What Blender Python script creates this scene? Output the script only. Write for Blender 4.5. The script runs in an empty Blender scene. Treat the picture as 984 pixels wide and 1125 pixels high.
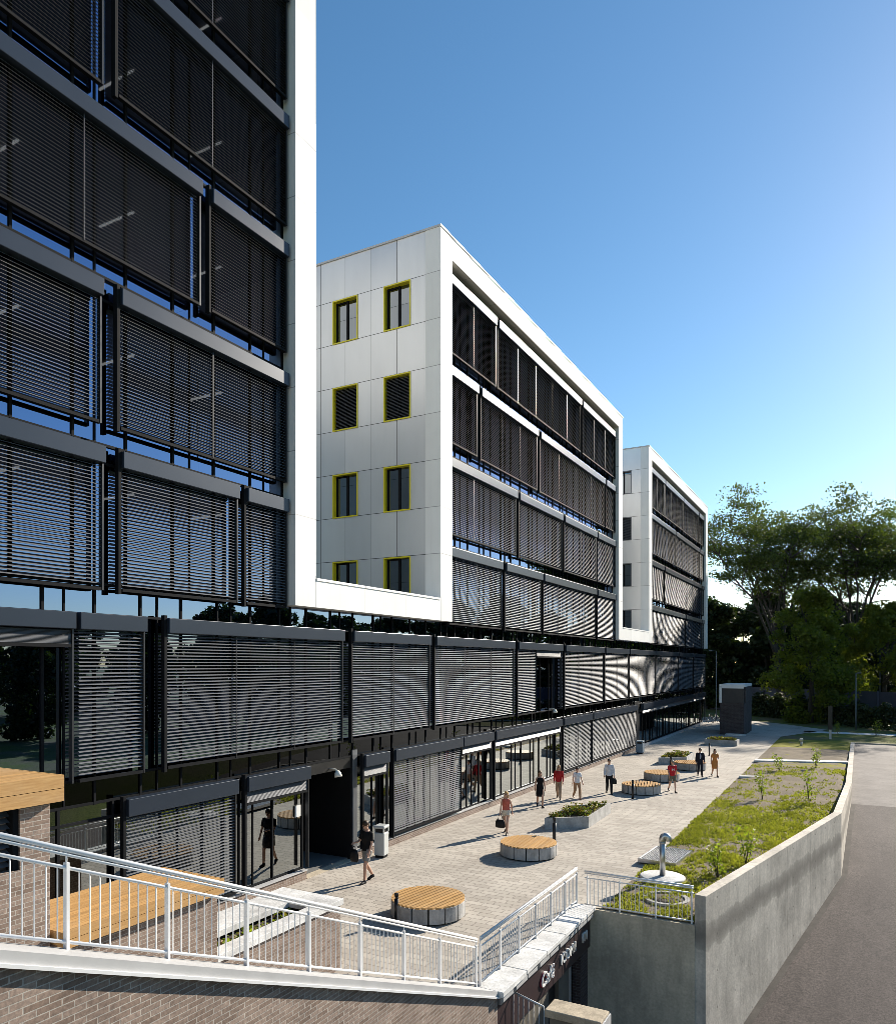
import bpy, math, random
import numpy as np
from mathutils import Vector, Matrix, noise as mnoise
rnd = random.Random(7)
R = math.radians
scene = bpy.context.scene
COL = scene.collection

# ------------------------------------------------------------------ helpers
class MB:
    """collects faces, builds ONE mesh object"""
    def __init__(s):
        s.v = []; s.f = []; s.smooth = []
    def add(s, verts, faces, smooth=False):
        n = len(s.v); s.v += [tuple(p) for p in verts]
        for f in faces:
            s.f.append([n + i for i in f]); s.smooth.append(smooth)
        return s
    def box(s, x0, x1, y0, y1, z0, z1):
        v = [(x0,y0,z0),(x1,y0,z0),(x1,y1,z0),(x0,y1,z0),(x0,y0,z1),(x1,y0,z1),(x1,y1,z1),(x0,y1,z1)]
        return s.add(v, [(0,3,2,1),(4,5,6,7),(0,1,5,4),(1,2,6,5),(2,3,7,6),(3,0,4,7)])
    def prism(s, pts, z0, z1):
        """plan polygon (ccw) extruded in z"""
        n = len(pts)
        v = [(p[0],p[1],z0) for p in pts] + [(p[0],p[1],z1) for p in pts]
        f = [tuple(range(n-1,-1,-1)), tuple(range(n,2*n))] + [(i,(i+1)%n,n+(i+1)%n,n+i) for i in range(n)]
        return s.add(v, f)
    def prism_x(s, pts, x0, x1):
        """(y,z) polygon (ccw seen from +x) extruded in x"""
        n = len(pts)
        v = [(x0,p[0],p[1]) for p in pts] + [(x1,p[0],p[1]) for p in pts]
        f = [tuple(range(n-1,-1,-1)), tuple(range(n,2*n))] + [(i,(i+1)%n,n+(i+1)%n,n+i) for i in range(n)]
        return s.add(v, f)
    def tube(s, path, rad, seg=8, squash=1.0, caps=True):
        path = [Vector(p) for p in path]
        if not isinstance(rad, (list, tuple)): rad = [rad]*len(path)
        v = []; f = []
        up = None
        for i, p in enumerate(path):
            t = (path[min(i+1,len(path)-1)] - path[max(i-1,0)])
            if t.length < 1e-9: t = Vector((0,0,1))
            t.normalize()
            if up is None:
                ref = Vector((1,0,0)) if abs(t.x) < .9 else Vector((0,1,0))
            else: ref = up
            a = (ref - t*ref.dot(t)).normalized(); up = a
            b = t.cross(a)
            for k in range(seg):
                an = 2*math.pi*k/seg
                v.append(p + a*math.cos(an)*rad[i] + b*math.sin(an)*rad[i]*squash)
        for i in range(len(path)-1):
            for k in range(seg):
                f.append((i*seg+k, i*seg+(k+1)%seg, (i+1)*seg+(k+1)%seg, (i+1)*seg+k))
        if caps:
            f.append(tuple(range(seg-1,-1,-1))); f.append(tuple((len(path)-1)*seg+k for k in range(seg)))
        return s.add(v, f, True)
    def rings(s, rings, seg=16):
        """horizontal elliptical rings (cx,cy,z,rx,ry)"""
        v = []; f = []
        for (cx,cy,z,rx,ry) in rings:
            for k in range(seg):
                an = 2*math.pi*k/seg
                v.append((cx+rx*math.cos(an), cy+ry*math.sin(an), z))
        for i in range(len(rings)-1):
            for k in range(seg):
                f.append((i*seg+k, i*seg+(k+1)%seg, (i+1)*seg+(k+1)%seg, (i+1)*seg+k))
        f.append(tuple(range(seg-1,-1,-1))); f.append(tuple((len(rings)-1)*seg+k for k in range(seg)))
        return s.add(v, f, True)
    def ball(s, c, rx, ry, rz, seg=14, n=9):
        rr = []
        for i in range(n):
            a = -math.pi/2 + math.pi*(i+.5)/n
            rr.append((c[0],c[1],c[2]+rz*math.sin(a)*1.02,rx*math.cos(a),ry*math.cos(a)))
        return s.rings(rr, seg)
    def build(s, name, mat=None, parent=None, loc=None, smooth=None, bevel=0):
        me = bpy.data.meshes.new(name)
        me.from_pydata(s.v, [], s.f); me.update()
        me.polygons.foreach_set('use_smooth', [bool(q) if smooth is None else smooth for q in s.smooth])
        if mat: me.materials.append(mat)
        o = bpy.data.objects.new(name, me); COL.objects.link(o)
        if parent: o.parent = parent
        if loc: o.location = loc
        if bevel:
            m = o.modifiers.new('Bevel','BEVEL'); m.width = bevel; m.segments = 2; m.limit_method = 'ANGLE'; m.angle_limit = R(40)
        return o

def tag(o, label=None, cat=None, group=None, kind=None):
    if label: o['label'] = label
    if cat: o['category'] = cat
    if group: o['group'] = group
    if kind: o['kind'] = kind
    return o
def thing(name, label, cat, loc=(0,0,0), rz=0, group=None):
    o = bpy.data.objects.new(name, None); COL.objects.link(o)
    o.location = loc; o.rotation_euler = (0,0,rz); o.empty_display_size = .3
    return tag(o, label, cat, group)
def copy_tree(o, parent=None):
    c = o.copy(); COL.objects.link(c)
    if parent: c.parent = parent
    for ch in list(o.children): copy_tree(ch, c)
    return c
def dup(o, label, loc, rz=0, sc=None):
    c = copy_tree(o); c.location = loc; c.rotation_euler = (0,0,rz); c['label'] = label
    if sc: c.scale = sc if isinstance(sc, tuple) else (sc,sc,sc)
    return c

# ------------------------------------------------------------------ materials
class NT:
    def __init__(s, name):
        s.m = bpy.data.materials.new(name); s.m.use_nodes = True
        s.t = s.m.node_tree; s.t.nodes.clear()
        s.out = s.n('ShaderNodeOutputMaterial')
    def n(s, typ, **kw):
        nd = s.t.nodes.new(typ)
        for k, v in kw.items(): setattr(nd, k, v)
        return nd
    def l(s, a, b): s.t.links.new(a, b)
    def val(s, sock, v):
        if hasattr(v, 'is_output'): s.l(v, sock)
        else: sock.default_value = v
    def math(s, op, a, b=0.0, c=0.0):
        nd = s.n('ShaderNodeMath', operation=op)
        s.val(nd.inputs[0], a); s.val(nd.inputs[1], b); s.val(nd.inputs[2], c)
        return nd.outputs[0]
    def mix(s, fac, a, b, blend='MIX'):
        nd = s.n('ShaderNodeMix', data_type='RGBA', blend_type=blend)
        s.val(nd.inputs[0], fac)
        for i, v in ((6,a),(7,b)):
            if hasattr(v,'is_output'): s.l(v, nd.inputs[i])
            else: nd.inputs[i].default_value = (v[0],v[1],v[2],1)
        return nd.outputs[2]
    def pos(s):
        if not hasattr(s,'_p'): s._p = s.n('ShaderNodeNewGeometry')
        return s._p.outputs['Position']
    def obj(s):
        if not hasattr(s,'_o'): s._o = s.n('ShaderNodeTexCoord')
        return s._o.outputs['Object']
    def noise(s, vec, scale, detail=4, rough=.55, out='Fac'):
        nd = s.n('ShaderNodeTexNoise'); s.l(vec, nd.inputs['Vector'])
        nd.inputs['Scale'].default_value = scale; nd.inputs['Detail'].default_value = detail; nd.inputs['Roughness'].default_value = rough
        return nd.outputs[out]
    def ramp(s, fac, p0, p1, c0=(0,0,0), c1=(1,1,1)):
        nd = s.n('ShaderNodeValToRGB'); s.l(fac, nd.inputs[0])
        e = nd.color_ramp.elements
        e[0].position = p0; e[1].position = p1
        e[0].color = (*c0,1); e[1].color = (*c1,1)
        return nd.outputs[0]
    def scalev(s, vec, k):
        nd = s.n('ShaderNodeVectorMath', operation='MULTIPLY'); s.l(vec, nd.inputs[0]); nd.inputs[1].default_value = k
        return nd.outputs[0]
    def sep(s, vec):
        nd = s.n('ShaderNodeSeparateXYZ'); s.l(vec, nd.inputs[0]); return nd.outputs
    def comb(s, x, y, z):
        nd = s.n('ShaderNodeCombineXYZ')
        for i, v in enumerate((x,y,z)): s.val(nd.inputs[i], v)
        return nd.outputs[0]
    def bsdf(s, col, rough=.6, metal=0.0, spec=.5, bump=None, bstr=.3, bdist=.01, **kw):
        b = s.n('ShaderNodeBsdfPrincipled')
        if hasattr(col,'is_output'): s.l(col, b.inputs['Base Color'])
        else: b.inputs['Base Color'].default_value = (*col,1)
        s.val(b.inputs['Roughness'], rough); s.val(b.inputs['Metallic'], metal)
        b.inputs['Specular IOR Level'].default_value = spec
        for k, v in kw.items(): s.val(b.inputs[k], v)
        if bump is not None:
            bp = s.n('ShaderNodeBump'); bp.inputs['Strength'].default_value = bstr; bp.inputs['Distance'].default_value = bdist
            s.l(bump, bp.inputs['Height']); s.l(bp.outputs[0], b.inputs['Normal'])
        s.b = b
        return b
    def done(s, sh=None):
        s.l((sh or s.b).outputs[0], s.out.inputs['Surface']); return s.m

def mul(c, k): return tuple(x*k for x in c)
def plain(name, col, rough=.6, metal=0.0, var=.12, scale=6.0, spec=.5, bump=0.0, coords='obj', rv=.16):
    n = NT(name); v = n.obj() if coords == 'obj' else n.pos()
    f = n.noise(v, scale, 5)
    c = n.mix(n.ramp(f,.3,.7), mul(col,1-var), mul(col,1+var))
    r = n.math('ADD', n.math('MULTIPLY', n.noise(v, scale*2.3, 3), rv), rough-rv/2)
    n.bsdf(c, r, metal, spec, bump=(n.noise(v, scale*8, 3) if bump else None), bstr=bump, bdist=.01)
    return n.done()

def wall_uv(n):
    """u along the wall, v up, from the true normal"""
    p = n.sep(n.pos())
    g = n.n('ShaderNodeNewGeometry'); nn = n.sep(g.outputs['True Normal'])
    isx = n.math('GREATER_THAN', n.math('ABSOLUTE', nn[0]), .5)
    isz = n.math('GREATER_THAN', n.math('ABSOLUTE', nn[2]), .7)
    u = n.math('ADD', n.math('MULTIPLY', p[1], isx), n.math('MULTIPLY', p[0], n.math('SUBTRACT', 1.0, isx)))
    v = n.math('ADD', n.math('MULTIPLY', p[1], isz), n.math('MULTIPLY', p[2], n.math('SUBTRACT', 1.0, isz)))
    return u, v

def brick_mat(name, c1, c2, mortar, bw=.25, bh=.075, ms=.009):
    n = NT(name); u, v = wall_uv(n)
    vec = n.comb(u, v, 0.0)
    b = n.n('ShaderNodeTexBrick'); n.l(vec, b.inputs['Vector'])
    b.inputs['Scale'].default_value = 1; b.inputs['Brick Width'].default_value = bw; b.inputs['Row Height'].default_value = bh
    b.inputs['Mortar Size'].default_value = ms; b.inputs['Mortar Smooth'].default_value = .2; b.inputs['Bias'].default_value = 0
    b.inputs['Color1'].default_value = (*c1,1); b.inputs['Color2'].default_value = (*c2,1); b.inputs['Mortar'].default_value = (*mortar,1)
    f1 = n.noise(n.scalev(n.pos(), (1,1,1)), 1.1, 4); f2 = n.noise(n.pos(), 26, 3)
    c = n.mix(.5, b.outputs['Color'], n.mix(n.ramp(f2,.3,.75), (.45,.45,.45), (1.4,1.35,1.3)), 'MULTIPLY')
    c = n.mix(.45, c, n.mix(n.ramp(f1,.35,.7), (.6,.6,.62), (1.3,1.3,1.28)), 'MULTIPLY')
    h = n.math('SUBTRACT', n.math('MULTIPLY', f2, .4), b.outputs['Fac'])
    n.bsdf(c, .85, 0, .3, bump=h, bstr=.6, bdist=.008)
    return n.done()

def white_panel():
    n = NT('white_metal_panel')
    p = n.sep(n.pos())
    fz = n.math('FRACT', n.math('DIVIDE', n.math('SUBTRACT', p[2], 20.385-1.875*20), 1.875))
    jz = n.math('LESS_THAN', fz, .014)
    fy = n.math('FRACT', n.math('DIVIDE', n.math('SUBTRACT', p[1], 17.96-2.6*40), 2.6))
    jy = n.math('MULTIPLY', n.math('LESS_THAN', fy, .008), 1.0)
    low = n.math('LESS_THAN', p[2], 9.3)
    topb = n.math('GREATER_THAN', p[2], 23.1)
    hor = n.math('MAXIMUM', low, topb)
    j = n.math('MAXIMUM', n.math('MULTIPLY', jz, n.math('SUBTRACT', 1.0, hor)), n.math('MULTIPLY', jy, hor))
    f = n.noise(n.pos(), .7, 3)
    c = n.mix(n.ramp(f,.3,.7), (.80,.80,.79), (.86,.86,.845))
    wn = n.n('ShaderNodeTexWhiteNoise', noise_dimensions='2D')
    n.l(n.comb(n.math('FLOOR', n.math('DIVIDE', n.math('SUBTRACT', p[1], 17.96-2.6*40), 2.6)), n.math('FLOOR', n.math('DIVIDE', n.math('SUBTRACT', p[2], 20.385-1.875*20), 1.875)), 0.0), wn.inputs['Vector'])
    c = n.mix(.8, c, n.mix(wn.outputs['Value'], (.90,.90,.89), (1.0,1.0,1.0)), 'MULTIPLY')
    streak = n.noise(n.scalev(n.pos(), (3,3,.12)), 2.0, 4)
    c = n.mix(n.math('MULTIPLY', n.ramp(streak,.52,.8), .14), c, (.5,.5,.48))
    c = n.mix(j, c, (.40,.40,.40))
    n.bsdf(c, .42, 0, .5)
    return n.done()

def grey_panel():
    n = NT('aluminium_panel')
    p = n.sep(n.pos())
    zz = n.math('DIVIDE', n.math('SUBTRACT', p[2], 20.385-1.875*20), 1.875)
    xx = n.math('DIVIDE', n.math('SUBTRACT', p[0], -15.22-1.31*40), 1.31)
    jz = n.math('LESS_THAN', n.math('FRACT', zz), .013)
    jx = n.math('LESS_THAN', n.math('FRACT', xx), .016)
    j = n.math('MAXIMUM', jz, jx)
    wn = n.n('ShaderNodeTexWhiteNoise', noise_dimensions='2D')
    n.l(n.comb(n.math('FLOOR', xx), n.math('FLOOR', zz), 0.0), wn.inputs['Vector'])
    c = n.mix(wn.outputs['Value'], (.66,.665,.67), (.73,.735,.735))
    f = n.noise(n.scalev(n.pos(), (1,1,.25)), 1.2, 4)
    c = n.mix(n.math('MULTIPLY', n.ramp(f,.4,.75), .18), c, (.42,.42,.42))
    c = n.mix(j, c, (.12,.12,.12))
    rg = n.math('ADD', .30, n.math('MULTIPLY', wn.outputs['Value'], .12))
    n.bsdf(c, rg, .45, .5)
    return n.done()

def glass_mat(name, tint=(.72,.84,.95), trans=(.16,.18,.19), base=.30, wob=.004, blend=.38):
    n = NT(name)
    lw = n.n('ShaderNodeLayerWeight'); lw.inputs['Blend'].default_value = blend
    g = n.n('ShaderNodeBsdfGlossy'); g.inputs['Color'].default_value = (*tint,1); g.inputs['Roughness'].default_value = .006
    bp = n.n('ShaderNodeBump'); bp.inputs['Strength'].default_value = .25; bp.inputs['Distance'].default_value = wob
    n.l(n.noise(n.pos(), .55, 1), bp.inputs['Height']); n.l(bp.outputs[0], g.inputs['Normal'])
    t = n.n('ShaderNodeBsdfTransparent'); t.inputs['Color'].default_value = (*trans,1)
    mx = n.n('ShaderNodeMixShader')
    fac = n.math('ADD', base, n.math('MULTIPLY', lw.outputs['Fresnel'], 1-base))
    n.l(n.math('MINIMUM', fac, 1.0), mx.inputs[0]); n.l(t.outputs[0], mx.inputs[1]); n.l(g.outputs[0], mx.inputs[2])
    return n.done(mx)

def paver_mat():
    n = NT('concrete_pavers')
    p = n.sep(n.pos())
    vec = n.comb(p[0], p[1], 0.0)
    b = n.n('ShaderNodeTexBrick'); n.l(vec, b.inputs['Vector'])
    b.inputs['Scale'].default_value = 1; b.inputs['Brick Width'].default_value = .5; b.inputs['Row Height'].default_value = .25
    b.inputs['Mortar Size'].default_value = .009; b.inputs['Mortar Smooth'].default_value = .1
    b.inputs['Color1'].default_value = (.405,.37,.32,1); b.inputs['Color2'].default_value = (.455,.415,.36,1); b.inputs['Mortar'].default_value = (.19,.17,.15,1)
    b2 = n.n('ShaderNodeTexBrick'); n.l(vec, b2.inputs['Vector'])
    b2.inputs['Scale'].default_value = 1; b2.inputs['Brick Width'].default_value = .5; b2.inputs['Row Height'].default_value = .25
    b2.inputs['Mortar Size'].default_value = 0; b2.offset_frequency = 2
    b2.inputs['Color1'].default_value = (.87,.85,.84,1); b2.inputs['Color2'].default_value = (1.08,1.08,1.08,1); b2.inputs['Bias'].default_value = .25
    f = n.noise(n.pos(), .35, 5); f2 = n.noise(n.pos(), 30, 3)
    c = n.mix(.8, b.outputs['Color'], b2.outputs['Color'], 'MULTIPLY')
    c = n.mix(.6, c, n.mix(n.ramp(f,.3,.7), (.78,.77,.76), (1.16,1.16,1.15)), 'MULTIPLY')
    c = n.mix(.5, c, n.mix(n.ramp(f2,.3,.7), (.75,.75,.75), (1.2,1.2,1.2)), 'MULTIPLY')
    h = n.math('SUBTRACT', n.math('MULTIPLY', f2, .3), b.outputs['Fac'])
    n.bsdf(c, .8, 0, .4, bump=h, bstr=.5, bdist=.008)
    return n.done()

def concrete_mat(name, col, stain=False, scale=1.0):
    n = NT(name); P = n.pos(); p = n.sep(P)
    f = n.noise(P, .8*scale, 6, .6); f2 = n.noise(P, 14*scale, 4); f3 = n.noise(n.scalev(P,(1,1,.15)), 5*scale, 4)
    c = n.mix(n.ramp(f,.28,.72), mul(col,.62), mul(col,1.25))
    c = n.mix(.5, c, n.mix(n.ramp(f2,.3,.7), (.72,.72,.72), (1.25,1.25,1.25)), 'MULTIPLY')
    c = n.mix(n.math('MULTIPLY', n.ramp(f3,.48,.72), .45), c, mul(col,.5))
    f4 = n.noise(P, 2.3*scale, 5, .7)
    c = n.mix(n.math('MULTIPLY', n.ramp(f4,.5,.7), .35), c, mul(col,1.35))
    if stain:
        # damp tide mark with formwork seams
        w = n.math('ADD', p[2], n.math('MULTIPLY', n.math('SUBTRACT', n.noise(n.scalev(P,(1,1,.4)), 2.2, 5), .5), .55))
        top = n.ramp(w, 0, 1)
        d = n.math('ABSOLUTE', n.math('ADD', w, .28))
        band = n.math('SUBTRACT', 1.0, n.math('MINIMUM', n.math('DIVIDE', d, .34), 1.0))
        c = n.mix(n.math('MULTIPLY', n.math('POWER', band, .35), .82), c, mul(col,.33))
        u = n.math('FRACT', n.math('DIVIDE', n.math('SUBTRACT', p[1], 20.9), 2.6))
        hy = n.math('MULTIPLY', n.math('SUBTRACT', n.math('FRACT', n.math('DIVIDE', n.math('SUBTRACT', p[1], 20.9), 1.3)), .5), 1.3)
        hz = n.math('MULTIPLY', n.math('SUBTRACT', n.math('FRACT', n.math('DIVIDE', n.math('ADD', p[2], 9.4), .95)), .5), .95)
        hole = n.math('LESS_THAN', n.math('ADD', n.math('MULTIPLY', hy, hy), n.math('MULTIPLY', hz, hz)), .0009)
        c = n.mix(n.math('MULTIPLY', hole, .7), c, mul(col,.25))
        seam = n.math('LESS_THAN', u, .008)
        c = n.mix(n.math('MULTIPLY', seam, .6), c, mul(col,.25))
    n.bsdf(c, .82, 0, .35, bump=f2, bstr=.35, bdist=.01)
    return n.done()

def asphalt_mat():
    n = NT('asphalt'); P = n.pos(); p = n.sep(P)
    f = n.noise(n.scalev(P,(1.6,.35,1)), .8, 6, .65); f2 = n.noise(P, 15, 4, .85); f3 = n.noise(P, 4.5, 5, .7)
    c = n.mix(n.ramp(f,.3,.72), (.050,.040,.038), (.090,.074,.069))
    c = n.mix(.8, c, n.mix(n.ramp(f2,.35,.68), (.15,.15,.15), (2.2,2.15,2.1)), 'MULTIPLY')
    c = n.mix(.4, c, n.mix(n.ramp(f3,.3,.7), (.7,.7,.7), (1.3,1.3,1.3)), 'MULTIPLY')
    vo = n.n('ShaderNodeTexVoronoi', feature='DISTANCE_TO_EDGE'); vo.inputs['Scale'].default_value = .22
    wp = n.n('ShaderNodeVectorMath', operation='ADD'); n.l(P, wp.inputs[0]); n.l(n.scalev(n.noise(P, 1.3, 4, out='Color'), (1.6,1.6,0)), wp.inputs[1]); n.l(wp.outputs[0], vo.inputs['Vector'])
    cr = n.math('LESS_THAN', vo.outputs['Distance'], .0035)
    c = n.mix(n.math('MULTIPLY', cr, .55), c, (.02,.018,.018))
    oil = n.ramp(n.noise(P, .9, 2), .64, .74)
    c = n.mix(n.math('MULTIPLY', oil, .45), c, (.03,.027,.027))
    n.bsdf(c, .85, 0, .35, bump=f2, bstr=.5, bdist=.01)
    return n.done()

def wood_mat(name, axis):
    n = NT(name); o = n.obj(); s = (1.2,14,14) if axis == 0 else (14,1.2,14)
    f = n.noise(n.scalev(o, s), 3, 5, .6)
    f2 = n.noise(o, 1.5, 3)
    q = n.sep(o); idx = n.math('FLOOR', n.math('DIVIDE', q[1-axis], .13))
    wn = n.n('ShaderNodeTexWhiteNoise', noise_dimensions='1D'); n.l(idx, wn.inputs['W'])
    c = n.mix(n.ramp(f,.25,.75), (.40,.215,.075), (.60,.375,.155))
    c = n.mix(.7, c, n.mix(wn.outputs['Value'], (.78,.76,.72), (1.18,1.17,1.12)), 'MULTIPLY')
    c = n.mix(n.math('MULTIPLY', n.ramp(f2,.45,.8), .3), c, (.42,.33,.22))
    n.bsdf(c, .6, 0, .35, bump=f, bstr=.25, bdist=.004)
    return n.done()

def leaf_mat(name, c0, c1, trans=.45):
    n = NT(name)
    f = n.noise(n.obj(), .45, 4); f2 = n.noise(n.obj(), 7, 2)
    c = n.mix(n.ramp(f,.35,.68), c0, c1)
    c = n.mix(.6, c, n.mix(n.ramp(f2,.3,.7), (.6,.62,.55), (1.45,1.38,1.25)), 'MULTIPLY')
    d = n.bsdf(c, .55, 0, .35)
    t = n.n('ShaderNodeBsdfTranslucent')
    c2 = n.mix(1.0, c, (1.3,1.6,.55), 'MULTIPLY'); n.l(c2, t.inputs['Color'])
    mx = n.n('ShaderNodeMixShader'); mx.inputs[0].default_value = trans
    n.l(d.outputs[0], mx.inputs[1]); n.l(t.outputs[0], mx.inputs[2])
    return n.done(mx)

def lawn_mat():
    n = NT('patchy_turf'); P = n.pos()
    at = n.n('ShaderNodeAttribute'); at.attribute_name = 'turf'
    f = n.noise(P, 2.6, 5, .65); f2 = n.noise(P, 22, 4, .7)
    k = n.math('ADD', n.math('MULTIPLY', at.outputs['Fac'], 1.0), n.math('MULTIPLY', n.math('SUBTRACT', f, .5), 1.1))
    g = n.mix(n.ramp(f2,.3,.7), (.175,.17,.03), (.36,.335,.055))
    s = n.mix(n.ramp(f2,.28,.72), (.13,.105,.075), (.33,.28,.21))
    c = n.mix(n.ramp(k,.36,.66), s, g)
    n.bsdf(c, .95, 0, .15, bump=f2, bstr=.9, bdist=.05)
    return n.done()

def ground_mat():
    n = NT('rough_grass'); P = n.pos()
    f = n.noise(P, .25, 5, .6); f2 = n.noise(P, 9, 4, .7)
    g = n.mix(n.ramp(f2,.3,.7), (.08,.115,.02), (.17,.20,.04))
    s = n.mix(n.ramp(f2,.3,.7), (.12,.10,.06), (.22,.19,.11))
    c = n.mix(n.ramp(f,.4,.66), g, s)
    n.bsdf(c, .95, 0, .15, bump=f2, bstr=.8, bdist=.05)
    return n.done()

def emis(name, col, k):
    n = NT(name); e = n.n('ShaderNodeEmission'); e.inputs[0].default_value = (*col,1); e.inputs[1].default_value = k
    return n.done(e)

M = {}
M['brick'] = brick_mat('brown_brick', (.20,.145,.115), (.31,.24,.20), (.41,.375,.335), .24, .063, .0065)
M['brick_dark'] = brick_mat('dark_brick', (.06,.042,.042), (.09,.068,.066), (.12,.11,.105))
M['white'] = white_panel()
M['grey_panel'] = grey_panel()
M['glass'] = glass_mat('facade_glass', (.40,.53,.82), (.10,.11,.125), .45)
M['glass_shop'] = glass_mat('shop_glass', (.86,.92,.93), (.20,.23,.23), .30)
M['glass_black'] = glass_mat('spandrel_glass', (.8,.85,.9), (.02,.02,.02), .03, .004, .2)
M['window_glass'] = glass_mat('window_glass', (.8,.86,.92), (.1,.11,.12), .18)
M['slat'] = None
def slat_mat():
    n = NT('blind_slat'); f = n.noise(n.scalev(n.pos(), (1,.25,1)), 9, 3)
    c = n.mix(f, (.135,.142,.155), (.195,.203,.22))
    n.bsdf(c, .42, .30, .4)
    return n.done()
M['slat'] = slat_mat()
M['headbox'] = plain('grey_headbox', (.028,.038,.056), .30, .2, .05, .6, .35, coords='pos', rv=.03)
M['dark'] = plain('dark_frame', (.012,.013,.015), .7, .0, .15, 3, .06, coords='pos')
M['darkmetal'] = plain('charcoal_metal', (.035,.037,.042), .38, .4, .15, 3, coords='pos')
M['greymetal'] = plain('grey_metal', (.16,.17,.185), .4, .5, .1, 3, coords='pos')
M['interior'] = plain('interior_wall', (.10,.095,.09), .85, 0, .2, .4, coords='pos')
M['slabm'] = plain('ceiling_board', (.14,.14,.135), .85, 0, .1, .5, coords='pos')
M['roof'] = plain('roof_gravel', (.24,.24,.23), .9, 0, .2, 4, coords='pos')
M['yellow'] = plain('yellow_reveal', (.72,.63,.02), .4, 0, .06, 3)
M['pavers'] = paver_mat()
M['concrete'] = concrete_mat('wall_concrete', (.57,.52,.445), True)
M['concrete_dark'] = concrete_mat('damp_concrete', (.52,.45,.34), False)
M['concrete_light'] = concrete_mat('pale_concrete', (.40,.395,.38), False, 3)
M['coping'] = concrete_mat('white_coping', (.66,.66,.645), False, 2)
M['stone'] = concrete_mat('sandy_stone', (.45,.38,.28), False, 4)
M['slab_road'] = concrete_mat('road_concrete', (.185,.165,.152), False, .8)
M['asphalt'] = asphalt_mat()
M['wood_y'] = wood_mat('larch_boards', 1)
M['wood_x'] = wood_mat('larch_planks', 0)
M['railing'] = plain('white_railing', (.74,.745,.75), .4, .1, .06, 4)
M['chan'] = plain('pale_channel', (.50,.50,.50), .42, .2, .08, 2, coords='pos')
M['galv'] = plain('galvanised_steel', (.50,.51,.53), .32, .85, .15, 7)
M['chrome'] = plain('polished_steel', (.50,.50,.50), .34, .9, .12, 5)
M['black'] = plain('black_post', (.012,.012,.013), .4, .2, .2, 4)
M['bin'] = plain('bin_grey', (.52,.54,.53), .45, .2, .08, 4)
M['bin2'] = plain('bin_blue', (.22,.29,.35), .5, .1, .08, 4)
M['lawn'] = lawn_mat(); M['ground'] = ground_mat()
M['soil'] = plain('dark_soil', (.07,.055,.04), .95, 0, .3, 8, bump=.6)
M['soil_grey'] = plain('gutter_dirt', (.075,.066,.058), .95, 0, .3, 1.5, bump=.5, coords='pos')
M['bark'] = plain('bark', (.055,.043,.034), .9, 0, .35, 5, bump=.8)
M['leaf_tall'] = leaf_mat('leaves_locust', (.045,.06,.017), (.11,.125,.034), .45)
M['leaf_mid'] = leaf_mat('leaves_maple', (.085,.10,.018), (.20,.205,.036), .55)
M['leaf_far'] = leaf_mat('leaves_wood', (.018,.03,.012), (.045,.06,.018), .25)
M['leaf_hedge'] = leaf_mat('leaves_hedge', (.025,.036,.012), (.05,.062,.02), .2)
M['leaf_bed'] = leaf_mat('leaves_bed', (.10,.12,.03), (.30,.26,.06), .3)
M['leaf_rust'] = leaf_mat('leaves_rust', (.18,.10,.03), (.30,.20,.06), .3)
M['leaf_young'] = leaf_mat('leaves_young', (.13,.16,.025), (.26,.28,.05), .5)
M['grassb'] = leaf_mat('grass_blade', (.215,.205,.04), (.38,.35,.08), .3)
M['sign_red'] = plain('fascia_maroon', (.035,.02,.022), .45, .1, .1, 3)
M['letters'] = plain('letter_white', (.8,.8,.78), .4, 0, .02, 3)
M['letter_edge'] = plain('letter_red', (.35,.03,.05), .4, 0, .02, 3)
M['olive'] = plain('olive_board', (.14,.125,.10), .7, 0, .2, 2)
M['lamp'] = emis('ceiling_lamp', (1,.95,.85), 1.3)
M['skin'] = plain('skin', (.50,.29,.20), .5, 0, .06, 6)
M['cream'] = plain('cream_lamp', (.7,.68,.6), .4, 0, .05, 4)
M['fence'] = plain('fence_paint', (.075,.068,.085), .8, 0, .15, 1, coords='pos')

# ------------------------------------------------------------------ setting
GX = -14.95           # glass plane
BX = -14.73           # blind plane
FX = -14.45           # white frame front
def struct(o, kind='structure'): o['kind'] = kind; return o

# ground far and wide with a hole for the sunken road and yard
g = MB()
B = 1600; hx0, hx1, hy0, hy1 = -15.0, 14.0, -70.0, 70.6
for (x0,x1,y0,y1) in ((-B,hx0,-B,B),(hx1,B,-B,B),(hx0,hx1,hy1,B),(hx0,hx1,-B,hy0)):
    g.add([(x0,y0,-.03),(x1,y0,-.03),(x1,y1,-.03),(x0,y1,-.03)], [(0,1,2,3)])
struct(g.build('ground', M['ground']))
g = MB()
g.add([(-15.05,-60,0),(-6.6,-60,0),(-6.6,19.6,0),(-15.05,19.6,0)], [(0,1,2,3)])
g.add([(-15.05,19.6,0),(-6.0,19.6,0),(-6.0,74,0),(-15.05,74,0)], [(0,1,2,3)])
g.add([(-30,87.2,0),(-15.05,87.2,0),(-15.05,97,0),(-30,97,0)], [(0,1,2,3)])
g.add([(-15.05,74,0),(-6.0,74,0),(-2.5,84,0),(-7,90,0),(-15.05,97,0)], [(0,1,2,3,4)])
struct(g.build('plaza', M['pavers']))

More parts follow.
